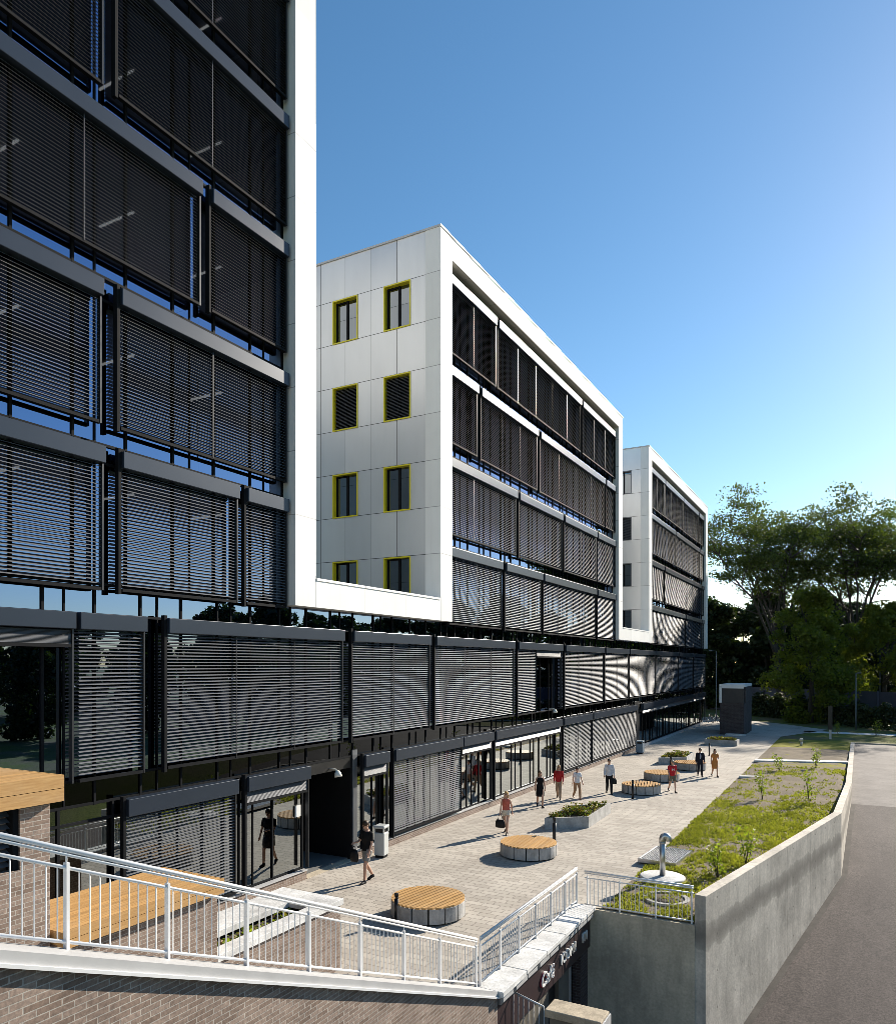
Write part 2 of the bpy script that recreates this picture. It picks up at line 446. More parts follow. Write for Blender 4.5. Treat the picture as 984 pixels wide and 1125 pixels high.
WALL = [(-3.3,19.5),(-.5,33.0),(-.2,45.0),(-.1,70.4)]       # outer face of the retaining wall
def wall_x(y, off=0.0):
    for (xa,ya),(xb,yb) in zip(WALL, WALL[1:]):
        if y <= yb: return xa+(xb-xa)*(y-ya)/(yb-ya)+off
    return WALL[-1][0]+off
def road_z(y):
    pts = [(-70,-3.85),(19,-3.85),(22,-3.46),(33,-1.72),(38,-1.12),(45,-.55),(55,-.16),(62,-.03),(71,.0)]
    for (ya,za),(yb,zb) in zip(pts, pts[1:]):
        if y <= yb:
            k = (y-ya)/(yb-ya); return za+(zb-za)*k
    return 0.0
def strip(name, ys, fx0, fx1, fz0, fz1, mat):
    m = MB(); vs = []; fs = []
    for y in ys: vs += [(fx0(y),y,fz0(y)),(fx1(y),y,fz1(y))]
    for i in range(len(ys)-1): fs.append((2*i,2*i+1,2*i+3,2*i+2))
    m.add(vs, fs, True); return struct(m.build(name, mat))
ys = [-70,-20,0,10,19]+[19+.75*i for i in range(1,34)]
ys = [y for y in ys if y < 43.9]+[43.9]
strip('road', ys, lambda y: (wall_x(y,-.05) if y>19.5 else -3.4), lambda y: 9.0, road_z, road_z, M['asphalt'])
ys2 = [43.9]+[44.5+1.3*i for i in range(20)]+[70.45]
strip('gutter', [y for y in ys if y >= 19.5], lambda y: wall_x(y,-.02), lambda y: wall_x(y,.20), lambda y: road_z(y)+.006, lambda y: road_z(y)+.005, M['soil_grey'])
strip('concrete_road', ys2, lambda y: wall_x(y,-.05), lambda y: 9.0, road_z, road_z, M['slab_road'])
strip('bank', ys+ys2[1:]+[70.6], lambda y: 9.0, lambda y: 14.0, lambda y: road_z(y)+.005, lambda y: -.03, M['ground'])
g = MB(); g.add([(-14,-70,-3.85),(-3.4,-70,-3.85),(-3.4,19.5,-3.85),(-14,19.5,-3.85)], [(0,1,2,3)])
struct(g.build('lower_yard', M['slab_road']))
g = MB(); g.box(-.1,9.0,70.45,70.6,-.2,.1); struct(g.build('kerb', M['concrete_dark']))

# lawn with patchy turf
def turf(x, y):
    v = mnoise.noise(Vector((x*.55,y*.40,3.1)))*.45 + mnoise.noise(Vector((x*1.6,y*1.2,7.7)))*.45 + mnoise.noise(Vector((x*4.1,y*3.3,1.7)))*.4
    band = .28*math.exp(-((y-32.5)/4.0)**2) + .22*math.exp(-((y-24)/2.0)**2) - .20*math.exp(-((y-44)/4.5)**2) - .12*math.exp(-((y-21.5)/1.0)**2)
    if y > 56: band += (-.35 if y < 64 else .5)
    return .40 + v*.85 + band
def lawn_z(x, y):
    e = min(1, max(0, (x+6.0)/.7)) * min(1, max(0,(wall_x(y)-.3-x)/.5+.2)) * min(1, max(0,(y-19.6)/.8))
    return .012 + e*(.09 + .05*mnoise.noise(Vector((x*.8,y*.8,0))) + .02*mnoise.noise(Vector((x*4,y*4,5))))
NX, NY = 44, 380
lv = []; la = []
for j in range(NY+1):
    y = 19.62 + (70.6-19.62)*j/NY
    x1 = wall_x(y,-.28)
    for i in range(NX+1):
        x = -6.0 + (x1+6.0)*i/NX
        lv.append((x,y,lawn_z(x,y))); la.append(turf(x,y))
lf = [(j*(NX+1)+i, j*(NX+1)+i+1, (j+1)*(NX+1)+i+1, (j+1)*(NX+1)+i) for j in range(NY) for i in range(NX)]
m = MB(); m.add(lv, lf, True); lawn = struct(m.build('lawn', M['lawn']))
at = lawn.data.attributes.new('turf','FLOAT','POINT'); at.data.foreach_set('value', la)
# path across the lawn
g = MB(); g.prism([(-6.0,53.5),(-.42,55.4),(-.42,56.3),(-6.0,54.5)], .06, .17); struct(g.build('path', M['coping']))
g = MB(); g.prism([(-5.9,45.6),(-4.9,46.0),(-4.9,46.4),(-5.9,46.05)], .06, .15); struct(g.build('stepping_path', M['coping']))
# far path strip beyond the road
g = MB(); g.prism([(-4.5,80.0),(5,80.0),(18,72.4),(18,74),(5.4,81.6),(-4.5,81.8)], -.1, .0); struct(g.build('far_path', M['coping']))

def grass_blades(name, n, region, label):
    V = []; F = []
    rr = random.Random(5); c = 0
    while c < n:
        y = region[0] + (region[1]-region[0])*(rr.random()**1.35)
        x0 = -5.98; x1 = wall_x(y,-.32)
        x = x0+(x1-x0)*rr.random()
        k = turf(x,y) + (rr.random()-.5)*.5
        if k < .5 or (53.3 < y < 56.5): continue
        if (x+5.18)**2+(y-23)**2 < .6 or (-6.3 < x < -4.9 and 24.3 < y < 26.7): continue
        c += 1
        z = lawn_z(x,y)
        for q in range(3):
            a = rr.random()*6.283; h = (.035+.065*rr.random())*(1+.6*(k-.5)); w = .018+.012*rr.random()
            dx, dy = math.cos(a)*w, math.sin(a)*w
            lx, ly = (rr.random()-.5)*.09, (rr.random()-.5)*.09
            ox, oy = (rr.random()-.5)*.1, (rr.random()-.5)*.1
            b = len(V)
            V += [(x+ox-dx,y+oy-dy,z-.01),(x+ox+dx,y+oy+dy,z-.01),(x+ox+lx,y+oy+ly,z+h)]
            F.append((b,b+1,b+2))
    m = MB(); m.add(V,F); o = m.build(name, M['grassb'])
    return tag(o, label, 'grass', kind='stuff')
grass_blades('grass', 11000, (19.7,52), 'patchy short grass growing over the soil bed beside the plaza')

# ------------------------------------------------------------------ retaining walls
def wall_mesh():
    m = MB(); T = .28
    tops = [(.76),(.76),(.30),(.10)]
    bots = [-4.2,-2.3,-1.1,-.5]
    # each stretch an independent solid, mitred in plan
    ins = [(-3.3-T,19.5+.06),( -.5-T,33.05),(-.2-T,45),(-.1-T,70.4)]
    for i in range(3):
        (xa,ya),(xb,yb) = WALL[i], WALL[i+1]; (ia,ja),(ib,jb) = ins[i], ins[i+1]
        v = [(xa,ya,bots[i]),(xb,yb,bots[i+1]),(ib,jb,bots[i+1]),(ia,ja,bots[i]),(xa,ya,tops[i]),(xb,yb,tops[i+1]),(ib,jb,tops[i+1]),(ia,ja,tops[i])]
        f = [(4,5,6,7),(0,1,5,4),(2,3,7,6)]
        if i == 0: f.append((3,0,4,7))
        if i == 2: f.append((1,2,6,5))
        m.add(v,f)
    return m
tag(wall_mesh().build('retaining_wall', M['concrete']), 'long angled concrete retaining wall with damp dark stain beside the asphalt ramp', 'wall')
m = MB(); m.box(-6.42,-3.58,19.5,19.72,-4.0,-.02)
tag(m.build('retaining_wall', M['concrete_dark']), 'shaded dark concrete end wall below the lawn, right of the café front', 'wall')

# ------------------------------------------------------------------ building parts
def slats(y0, y1, z0, z1, pitch=.088, parent=None, tilt=29):
    m = MB(); n = int((z1-z0)/pitch)
    th = R(tilt); w = .085; segs = 5
    for i in range(n):
        zc = z1 - (i+.5)*pitch
        v = []; jit = rnd.uniform(-.05,.05)
        t2 = th + jit*.25
        for k in range(segs+1):
            u = k/segs-.5
            crown = .0085*(1-4*u*u)
            x = BX + u*w*math.cos(t2) + crown*math.sin(t2)
            z = zc - u*w*math.sin(t2) + crown*math.cos(t2)
            v += [(x,y0,z),(x,y1,z)]
        m.add(v, [(2*k,2*k+2,2*k+3,2*k+1) for k in range(segs)], True)
    return m.build('blind_slats', M['slat'], parent)

def blind(parent, y0, y1, zt, zb, raised=False, head=True, head_to=None, post=True, hb=.38):
    """external venetian blind: slats > headbox, guide rails, bottom rail, tapes"""
    zs = zt-hb
    if raised: s = slats(y0+.1, y1-.02, zs-.36, zs-.02, .024, parent)
    else: s = slats(y0+.1, y1-.02, zb+.05, zs-.02, .081, parent, rnd.uniform(-1.5,1.5)+ (29 if zt > 8 else (25 if zt > 5 else 17)))
    if head:
        m = MB(); m.box(BX-.12, BX+.15, y0+.06, (head_to or y1)+.03, zs, zt); m.build('headbox', M['headbox'], s, bevel=.012)
    low = zs-.36 if raised else zb
    m = MB(); m.box(BX-.05, BX+.055, y0+.1, y1-.02, low-.035, low+.035); m.build('bottom_rail', M['dark'], s)
    if post:
        m = MB(); m.box(BX-.05, BX+.075, y0-.03, y0+.055, zb-.10, zt+.07); m.build('guide_post', M['dark'], s, bevel=.008)
    m = MB(); m.box(BX-.06, BX+.06, y1-.012, y1+.028, zb-.03, zs-.003); m.build('guide_rail', M['darkmetal'], s)
    n = max(1, round((y1-y0)/2.6))
    if not raised and n > 1:
        for k in range(1, n):
            m = MB(); y = y0+(y1-y0)*k/n; m.box(BX+.055, BX+.065, y-.014, y+.014, zb, zs-.004)
            m.build('lift_tape', M['darkmetal'], s)
    return s

def glazing(parent, y0, y1, z0, z1, mat, pitch=1.25, transoms=(), x=GX, bay=7.0):
    n = max(1, round((y1-y0)/bay))
    for k in range(n):
        a = y0+(y1-y0)*k/n; b = y0+(y1-y0)*(k+1)/n
        m = MB(); m.add([(x,a,z0),(x,b,z0),(x,b,z1),(x,a,z1)], [(0,1,2,3)])
        p = m.build('window_band', mat, parent)
        m = MB(); q = max(1, round((b-a)/pitch))
        for i in range(q+1):
            y = a+(b-a)*i/q
            if i == q and k < n-1: continue
            m.box(x-.08, x+.035, y-.028, y+.028, z0, z1)
            if i < q and i % 2 == 1:
                ym = y+.40*(b-a)/q; m.box(x-.08, x+.03, ym-.018, ym+.018, z0+.002, z1-.002)
        ed = []
        for zt in transoms:
            m.box(x-.078, x+.032, a+.0281, b-.0281, zt-.03, zt+.03)
        m.build('mullions', M['dark'], p)

def office_block(label, y0, y1, ztop, rows, windows=False, lights=False, trim='yellow'):
    o = thing('office_block', label, 'building', (0,0,0))
    zb = 8.34
    # white ribbon frame: two jambs and a head
    f = MB()
    f.box(GX-.2, FX, y0, y0+.95, zb, ztop)
    f.box(GX-.2, FX, y1-.95, y1, zb, ztop)
    f.box(GX-.2, FX, y0+.95, y1-.95, ztop-.88, ztop)
    f.build('white_frame', M['white'], o)
    c = MB(); c.box(GX-.2, FX+.03, y0-.03, y1+.03, ztop, ztop+.08); c.box(-30.03, GX-.2, y0-.03, y0+.3, ztop, ztop+.08)
    c.box(-30.03, GX-.2, y1-.3, y1+.03, ztop, ztop+.08); c.build('roof_edge', M['chan'], o)
    # gables (with window openings), back wall, roof
    def gable(yA, yB, openings):
        mm = MB(); xs = [-30.0]; 
        zs = sorted({zb, ztop} | {z for op in openings for z in op[2:]})
        xsx = sorted({-30.0, GX-.2} | {x for op in openings for x in op[:2]})
        for xa, xb in zip(xsx, xsx[1:]):
            for za, zc in zip(zs, zs[1:]):
                if any(op[0]-1e-6 <= xa and xb <= op[1]+1e-6 and op[2]-1e-6 <= za and zc <= op[3]+1e-6 for op in openings): continue
                mm.add([(xa,yA,za),(xb,yA,za),(xb,yA,zc),(xa,yA,zc)], [(0,1,2,3)])
        mm.add([(-30,yB,zb),(GX-.2,yB,zb),(GX-.2,yB,ztop),(-30,yB,ztop)], [(3,2,1,0)])
        return mm
    ops = []
    if windows:
        for r_ in range(4):
            for xw in (-17.17, -19.79, -22.41, -25.03):
                ops.append((xw, xw+1.31, 20.385-3.75*r_, 22.26-3.75*r_))
    gable(y0+.02, y0+.3, ops).build('gable_wall', M['grey_panel'], o)
    gable(y1-.02, y1-.3, []).build('gable_wall', M['grey_panel'], o)
    w = MB(); w.box(-30, -29.7, y0+.3, y1-.3, zb, ztop); w.build('back_wall', M['grey_panel'], o)
    w = MB(); w.box(-29.7, GX-.25, y0+.3, y1-.3, ztop-.5, ztop-.3); w.build('roof', M['roof'], o)
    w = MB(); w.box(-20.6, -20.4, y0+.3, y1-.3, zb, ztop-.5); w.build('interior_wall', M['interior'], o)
    # floors
    for (zt, bl) in rows:
        if zt < ztop - 2 or True:
            w = MB(); w.box(-20.4, GX-.12, y0+.3, y1-.3, zt-.30, zt+.12); w.build('floor_slab', M['slabm'], o)
        zlo = zt-3.75+.12
        glazing(o, y0+.95, y1-.95, max(zlo,8.36)-.0, zt+.12, M['glass'], 1.25, (zt-.30, max(zlo,8.36)+.05), bay=8.2)
        for b in bl: blind(o, b[0], b[1], zt, zt-3.16+rnd.uniform(-.03,.03), post=(b[0] > y0+1.3))
        if lights:
            y = y0+1.6
            if y < 4: y = 4.0
            while y < y1-1:
                w = MB(); w.box(-18.2, -16.8, y-.022, y+.022, zt-.36, zt-.31); w.build('ceiling_light', M['lamp'], o)
                y += 3.1
    # head box between the top blind row and the frame head
    w = MB(); w.box(-15.2, GX+.02, y0+.95, y1-.95, rows[0][0]+.12, ztop-.88); w.build('head_panel', M['darkmetal'], o)
    for k, op in enumerate(ops):
        x0, x1, z0, z1 = op; yy = y0+.02; t = .05; d = .24
        f = MB()
        f.box(x0, x0+t, yy-.035, yy+d, z0, z1); f.box(x1-t, x1, yy-.035, yy+d, z0, z1)
        f.box(x0+t, x1-t, yy-.035, yy+d, z1-t, z1); f.box(x0+t, x1-t, yy-.035, yy+d, z0, z0+t)
        win = f.build('window', M[trim], o)
        p = MB(); p.add([(x0+t,yy+.2,z0+t),(x1-t,yy+.2,z0+t),(x1-t,yy+.2,z1-t),(x0+t,yy+.2,z1-t)], [(0,1,2,3)]); p.build('pane', M['window_glass'], win)
        p = MB(); xm = (x0+x1)/2
        for xa in (x0+t, xm-.05, x1-t-.07): p.box(xa, xa+(.10 if xa==xm-.05 else .07), yy+.16, yy+.235, z0+t, z1-t)
        p.box(x0+t+.07, xm-.05, yy+.161, yy+.234, z1-t-.06, z1-t-.001); p.box(xm+.05, x1-t-.07, yy+.161, yy+.234, z0+t+.001, z0+t+.06)
        p.build('sash', M['dark'], win)
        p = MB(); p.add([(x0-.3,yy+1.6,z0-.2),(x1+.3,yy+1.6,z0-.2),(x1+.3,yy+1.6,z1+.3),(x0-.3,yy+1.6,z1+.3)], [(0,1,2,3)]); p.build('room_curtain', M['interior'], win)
        row = k // 4
        if row == 1:
            q = MB()
            for i in range(30):
                zz = z1-t-.03-(i+.5)*.059
                q.add([(x0+t,yy+.06,zz-.02),(x1-t,yy+.06,zz-.02),(x1-t,yy+.11,zz+.02),(x0+t,yy+.11,zz+.02)], [(0,1,2,3)])
            q.build('window_blind', M['slat'], win)
    return o

L1,L2,L3,L4,L0 = 22.72, 18.95, 15.15, 11.45, 26.47
office_block('tallest office block at the left, its dark blinds cut by the picture edge', -8.3, 17.97, 27.9, [
    (L0, [(2,10.8),(11.13,16.9)]),
    (L1, [(2,10.8),(11.13,16.9)]),
    (L2, [(2,6.9),(7.1,13.6),(13.91,16.9)]),
    (L3, [(2,10.75),(11.18,16.9)]),
    (L4, [(2,10.8),(11.22,14.9),(15.18,16.9)])], windows=False, lights=True)
office_block('middle office block with pale metal gable and yellow trimmed windows', 25.75, 52.06, 24.02, [
    (L1, [(26.8,31.35),(31.6,43.5),(43.85,50.95)]),
    (L2, [(26.8,29.45),(29.76,36.5),(36.85,48.4),(48.65,50.95)]),
    (L3, [(26.8,33.75),(34.05,40.2),(40.6,46.6),(46.85,50.95)]),
    (L4, [(26.8,32.0),(32.4,37.1),(37.35,46.5),(46.85,50.95)])], windows=True)
office_block('farthest office block, small behind the middle one, blinds with curved light patterns', 59.72, 86.28, 24.02, [
    (L1, [(60.75,66.0),(66.3,73.8),(74.1,81.9),(82.2,85.2)]),
    (L2, [(60.75,70.5),(70.8,82.3),(82.6,85.2)]),
    (L3, [(60.75,65.8),(66.2,83.8),(84.0,85.2)]),
    (L4, [(60.75,75.0),(75.3,83.8),(84.0,85.2)])], windows=True, trim='greymetal')

# podium: two glazed storeys under the blocks
pod = thing('office_podium', 'two storey glazed base under the white blocks, with brick plinth and black entrance', 'building')
w = MB(); w.box(-30,-29.7,-9,86.6,0,8.3); w.build('back_wall', M['grey_panel'], pod)
w = MB(); w.box(-29.7,GX-.1,86.3,86.6,0,8.3); w.box(-29.7,GX-.1,-9,-8.7,0,8.3); w.build('end_wall', M['darkmetal'], pod)
w = MB(); w.box(-29.7,GX-.12,-8.7,86.3,8.0,8.32); w.build('roof', M['roof'], pod)
w = MB(); w.box(-29.7,GX-.12,-8.7,86.3,3.55,3.95); w.build('floor_slab', M['slabm'], pod)
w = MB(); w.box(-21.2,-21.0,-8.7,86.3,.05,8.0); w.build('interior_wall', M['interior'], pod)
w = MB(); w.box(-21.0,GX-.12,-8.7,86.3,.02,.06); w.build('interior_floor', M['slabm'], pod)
for (a,b) in ((17.97,25.75),(52.06,59.72)):
    w = MB(); w.box(GX-.2, FX, a+.002, b-.002, 8.34, 9.16); w.build('parapet', M['white'], pod)
    w = MB(); w.box(GX-.22, FX+.025, a+.03, b-.03, 9.16, 9.24); w.build('parapet_coping', M['white'], pod)
glazing(pod, -8.7, 86.3, 4.02, 8.33, M['glass'], 1.25, (7.72,4.05), bay=7.3)
glazing(pod, -8.7, 86.3, 3.46, 4.02, M['glass_black'], 1.25, (3.5,), bay=7.3)
for (a,b) in ((-8.7,17.9),(20.45,56.75),(58.25,86.3)):
    glazing(pod, a, b, .30, 3.46, M['glass_shop'], 1.25, (3.12,.34), bay=7.0)
w = MB()
for (a,b) in ((-8.7,17.95),(20.42,56.8)): w.box(GX-.1, GX+.16, a, b, 0, .27)
w.build('brick_plinth', M['brick'], pod)
w = MB()
for (a,b) in ((-8.7,17.95),(20.42,56.8)): w.box(GX-.08, GX+.2, a, b, .27, .31)
w.build('plinth_sill', M['chan'], pod)
w = MB(); w.box(GX-.1, GX+.12, 58.2, 86.3, 0, .2); w.build('kerb_sill', M['chan'], pod)
F = 7.72; G = 3.50
for (a,b,ra,ht) in ((2,10.08,True,None),(10.15,11.9,False,None),(12.5,19.6,False,None),(20.1,25.25,False,None),(25.65,33.45,False,None),(33.9,36.4,False,40.2),
        (36.44,40.2,True,None),(40.7,48.2,False,None),(48.5,54.3,False,None),(54.6,62.7,False,None),(62.9,71.8,False,None),(72.1,79,False,None),(79.3,86.2,False,None)):
    blind(pod, a, b, F, 4.08, raised=ra, head=(a != 36.44), head_to=ht, post=(a not in (10.15,36.44)), hb=.36)
for (a,b,ra) in ((11.35,14.85,False),(15.2,17.88,True),(20.75,22.3,True),(22.65,27.95,False),(28.0,31.0,True),(31.25,40.15,True),(40.45,45.65,False),(45.85,56.75,False),(58.5,86.2,True)):
    blind(pod, a, b, G, .42, raised=ra, post=(a not in (28.0,58.5)), hb=.40)
# black entrance recess
e = MB()
e.box(-17.2,-17.1,17.95,20.42,0,3.5); e.box(-17.1,GX+.02,17.9,17.965,.0,3.5); e.box(-17.1,GX+.02,20.405,20.47,.0,3.5); e.box(-17.1,GX+.02,17.965,20.405,3.12,3.5)
ent = e.build('entrance_portal', M['black'], pod)
e = MB(); e.box(-17.1,-17.04,18.2,19.2,.03,2.5); e.box(-17.1,-17.04,19.25,20.25,.03,2.5); e.build('door_leaf', M['black'], ent)
e = MB(); e.box(-17.03,-16.97,19.1,19.14,.95,1.45); e.box(-17.03,-16.97,19.31,19.35,.95,1.45); e.build('door_handle', M['galv'], ent)
e = MB(); e.box(-17.1,GX+.16,17.97,20.40,.0,.03); e.build('threshold', M['concrete_dark'], ent)
e = MB(); e.box(GX-.3, GX+.06, 20.47, 20.72, .0, 3.7); e.build('entrance_post', M['greymetal'], pod)
e = MB(); e.box(GX+.03, GX+.05, 17.55, 17.80, 1.95, 2.3); e.build('notice_plate', M['letters'], pod)
e = MB(); e.box(-16.2, GX+.1, 56.82, 58.18, .0, 3.72); e.build('column_casing', M['black'], pod)

# entrance lamps
def wall_lamp(label, y, z, x=GX+.36):
    o = thing('wall_lamp', label, 'lamp', (x,y,z), group='small round lamps on the facade')
    m = MB(); m.tube([(-.4,0,.1),(-.1,0,.1),(0,0,.03)], .025, 8); m.build('arm', M['cream'], o)
    m = MB(); m.tube([(0,0,.06),(0.0,0,-.04),(.02,0,-.14)], [.06,.12,.13], 14); m.build('lamp_shade', M['cream'], o)
    return o
wall_lamp('small cream lamp above the black entrance', 19.25, 3.12)
wall_lamp('small cream lamp above the long row of open shop windows', 38.9, 4.05)

# ------------------------------------------------------------------ stair, copings, railings
S = .422
def ramp_z(y): return .1 + S*(13.4-y)
m = MB()
n = 28
for i in range(n):
    ya = 11.5 - i*.355; m.box(-9.72,-6.76, ya-.355, ya, 0.0, .15*(i+1))
m.box(-9.72,-6.76,-6, 11.5-n*.355, 0, .15*n+.001)
tag(m.build('staircase', M['concrete_light']), 'broad concrete stair rising behind the sloping white railing', 'stairs')
bw = thing('brick_stair_wall', 'brown brick wall under the sloping white capping, at the bottom edge', 'wall')
m = MB(); m.prism_x([(-8,-3.9),(13.46,-3.9),(13.46,.0),(13.4,ramp_z(13.4)-.14),(-8,ramp_z(-8)-.14)], -6.62, -6.26); m.build('brick_face', M['brick'], bw)
m = MB(); m.prism_x([(13.42,ramp_z(13.4)-.12),(13.42,ramp_z(13.4)),(-8,ramp_z(-8)),(-8,ramp_z(-8)-.12)][::-1], -6.75, -6.225); m.build('capping', M['chan'], bw)
m = MB(); m.prism_x([(13.44,ramp_z(13.4)-.15),(13.44,ramp_z(13.4)-.115),(-8,ramp_z(-8)-.115),(-8,ramp_z(-8)-.15)][::-1], -6.60, -6.19); m.build('drip_edge', M['railing'], bw)

def railing(label, pts, posts, nb, zoff, end_ext=0):
    """pts: two base points; straight stretch of metal railing"""
    a, b = Vector(pts[0]), Vector(pts[1]); d = b-a
    o = thing('metal_railing', label, 'railing', (0,0,0))
    up = Vector((0,0,1)); side = Vector((d.y,-d.x,0)).normalized()
    def bar(name, h, r, sq=1.0):
        m = MB(); m.tube([a+up*h, b+up*h], r, 8); return m.build(name, M['railing'], o)
    bar('handrail', .965, .026); bar('handrail', .915, .016); bar('top_rail', .79, .018); bar('bottom_rail', .075, .018)
    L = d.length
    for t in posts:
        p = a+d*t
        m = MB(); u = d.normalized(); hw = .016
        uh = Vector((u.x,u.y,0)).normalized(); w2 = side*.028
        q = []
        for z in (0,.84):
            for s1,s2 in ((-1,-1),(1,-1),(1,1),(-1,1)): q.append(p+uh*hw*s1+w2*s2+up*z)
        m.add(q, [(0,3,2,1),(4,5,6,7),(0,1,5,4),(1,2,6,5),(2,3,7,6),(3,0,4,7)])
        m.tube([p+up*.82, p+up*.95], .009, 6)
        m.build('post', M['railing'], o)
    taken = [t*L for t in posts]
    for k in range(nb):
        t = (k+.5)/nb
        if any(abs(t*L-q) < .05 for q in taken): continue
        p = a+d*t
        m = MB(); m.tube([p+up*.08, p+up*.78], .0075, 5, caps=False); m.build('baluster', M['railing'], o)
    return o
Y0, Y1 = 2.2, 13.35
py = [3.3,4.51,5.71,6.92,8.13,9.34,10.6,11.82,13.3]
railing('long white railing sloping along the stair wall in front', [(-6.66,Y0,ramp_z(Y0)),(-6.66,Y1,ramp_z(Y1))], [(y-Y0)/(Y1-Y0) for y in py], 98, 0)
railing('level white railing on the coping above the café sign', [(-6.66,13.5,.1),(-6.66,19.42,.1)], [.0,.16,.33,.5,.67,.84,1.0], 54, 0)
railing('short white railing along the top of the dark concrete end wall', [(-6.5,19.60,-.02),(-3.62,19.60,-.02)], [.03,.34,.67,.985], 26, 0)

# café front under the plaza
cf = thing('cafe_front', 'sunken café front with white lettering under the pale coping', 'shop')
for k in range(5):
    a = 13.44+1.2*k; m = MB(); m.box(-6.76,-6.12,(a+.012 if k else 13.425),a+1.188,(.0 if k else -.02),.1); m.build('coping_slab', M['coping'], cf, bevel=.01)
m = MB(); m.box(-6.74,-6.14,13.7,19.43,-.02,.07); m.build('coping_bed', M['dark'], cf)
m = MB(); m.box(-6.62,-6.20,13.5,19.48,-.20,-.021); m.build('gutter', M['galv'], cf)
for k in range(9):
    m = MB(); q = 13.55+k*.66; m.box(-6.199,-6.17,q,q+.5+.1*(k%2),-.16,-.07); m.build('gutter_strip', M['chan'], cf)
m = MB(); m.box(-6.6,-6.30,13.5,19.48,-1.02,-.201); fas = m.build('fascia', M['sign_red'], cf)
def lettering(txt, y, z, size, par, mat, name, x, ext=.02, shear=0.0):
    cu = bpy.data.curves.new(name, 'FONT'); cu.body = txt; cu.size = size; cu.extrude = ext; cu.shear = shear
    ob = bpy.data.objects.new(name, cu); COL.objects.link(ob)
    bpy.context.view_layer.update()
    me = bpy.data.meshes.new_from_object(ob.evaluated_get(bpy.context.evaluated_depsgraph_get()))
    bpy.data.objects.remove(ob)
    o = bpy.data.objects.new(name, me); COL.objects.link(o); me.materials.clear(); me.materials.append(mat)
    o.matrix_world = Matrix(((0,0,1,x),(1,0,0,y),(0,1,0,z),(0,0,0,1)))
    o.parent = par
    return o
lettering('Café', 15.78, -.80, .47, fas, M['letter_edge'], 'lettering_edge', -6.285, .012, .25)
lettering('Café', 15.80, -.785, .455, fas, M['letters'], 'lettering', -6.27, .02, .25)
lettering('ICOM.I', 17.15, -.72, .36, fas, M['letters'], 'lettering', -6.28)
lettering('ITI', 18.78, -.72, .36, fas, M['letters'], 'lettering', -6.28)
m = MB(); m.box(-6.62,-6.5,13.6,16.9,-3.85,-1.02); m.build('grey_panel', M['olive'], cf)
m = MB(); m.box(-6.70,-6.6,16.9,17.6,-3.85,-1.02); m.build('shop_door', M['black'], cf)
m = MB(); m.box(-6.62,-6.5,17.6,18.4,-3.85,-1.02); m.build('wall_board', M['olive'], cf)
m = MB(); m.box(-6.5,-6.46,18.36,18.4,-3.85,-1.02); m.build('door_frame', M['chan'], cf)
m = MB(); m.box(-6.70,-6.6,18.4,18.9,-3.85,-1.02); m.build('shop_window', M['window_glass'], cf)
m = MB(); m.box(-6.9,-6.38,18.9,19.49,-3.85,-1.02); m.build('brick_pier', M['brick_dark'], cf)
m = MB(); m.box(-6.9,-6.75,13.5,18.9,-3.85,-1.02); m.build('back_wall', M['black'], cf)

# low stone-capped wall and gate railing down in the yard
sb = thing('low_wall', 'low wall with sandy stone cap at the bottom edge below the café', 'wall')
m = MB(); m.box(-5.5,-4.45,14.35,14.78,-3.85,-.62); m.build('wall_body', M['olive'], sb)
m = MB(); m.box(-5.58,-4.40,14.28,14.86,-.62,-.46); m.build('stone_cap', M['stone'], sb, bevel=.02)
m = MB(); m.box(-4.39,-4.36,14.3,14.84,-3.85,-.5); m.build('edge_trim', M['chan'], sb)
gr = thing('yard_gate', 'small grey gate railing between the brick corner and the low wall', 'gate')
m = MB(); m.tube([(-6.30,14.3,-.25),(-5.6,14.3,-.42)], .02, 8); m.build('top_rail', M['chan'], gr)
for k in range(7):
    x = -6.28+k*.113; z = -.25-.17*k/6
    m = MB(); m.tube([(x,14.3,-2.2),(x,14.3,z)], .010, 6); m.build('bar', M['chan'], gr)

# ------------------------------------------------------------------ stepped brick planters with timber decks
def deck(name, parent, x0, x1, y0, y1, z0, z1, over=.0):
    m = MB(); n = int((x1-x0)/.115); w = (x1-x0-.045)/n
    for k in range(n): m.box(x0+k*w, x0+(k+1)*w-.018, y0+.03, y1-.03, z1-.04, z1)
    o = m.build(name, M['wood_y'], parent)
    m = MB(); h = (z1-z0-.006)/2
    for k in range(2):
        za = z0+k*(h+.008); m.box(x1-.04, x1, y0, y1, za, za+h); m.box(x0, x1-.042, y1-.03, y1, za, za+h); m.box(x0, x1-.042, y0, y0+.03, za, za+h)
    m.build('edge_board', M['wood_y'], o)
    m = MB(); m.box(x0+.05, x1-.06, y0+.05, y1-.05, z1-.09, z1-.045); m.build('deck_underlay', M['dark'], o)
    return o
pb = thing('brick_kiosk', 'brick pier topped by a thick timber slab at the left edge, with louvred window', 'pier')
m = MB(); m.box(-13.2,-9.75,2.0,4.0,0,4.7); m.box(-13.2,-9.75,5.94,6.36,0,4.7); m.box(-13.2,-9.95,4.0,5.94,0,4.7); m.box(-9.95,-9.75,4.0,5.94,0,3.86); m.build('brick_wall', M['brick'], pb)
deck('timber_slab', pb, -13.3,-9.60,1.9,6.47,4.71,5.07)
lv_ = MB()
for k in range(9):
    zz = 3.92+k*.083; lv_.add([(-9.93,4.03,zz+.05),(-9.93,5.86,zz+.05),(-9.84,5.86,zz),(-9.84,4.03,zz)], [(0,1,2,3)])
lw = lv_.build('louvre', M['slat'], pb)
m = MB(); m.box(-9.94,-9.78,5.86,5.938,3.862,4.698); m.build('louvre_frame', M['dark'], lw)
p1 = thing('timber_bench', 'long timber topped brick bench rising beside the stair', 'bench')
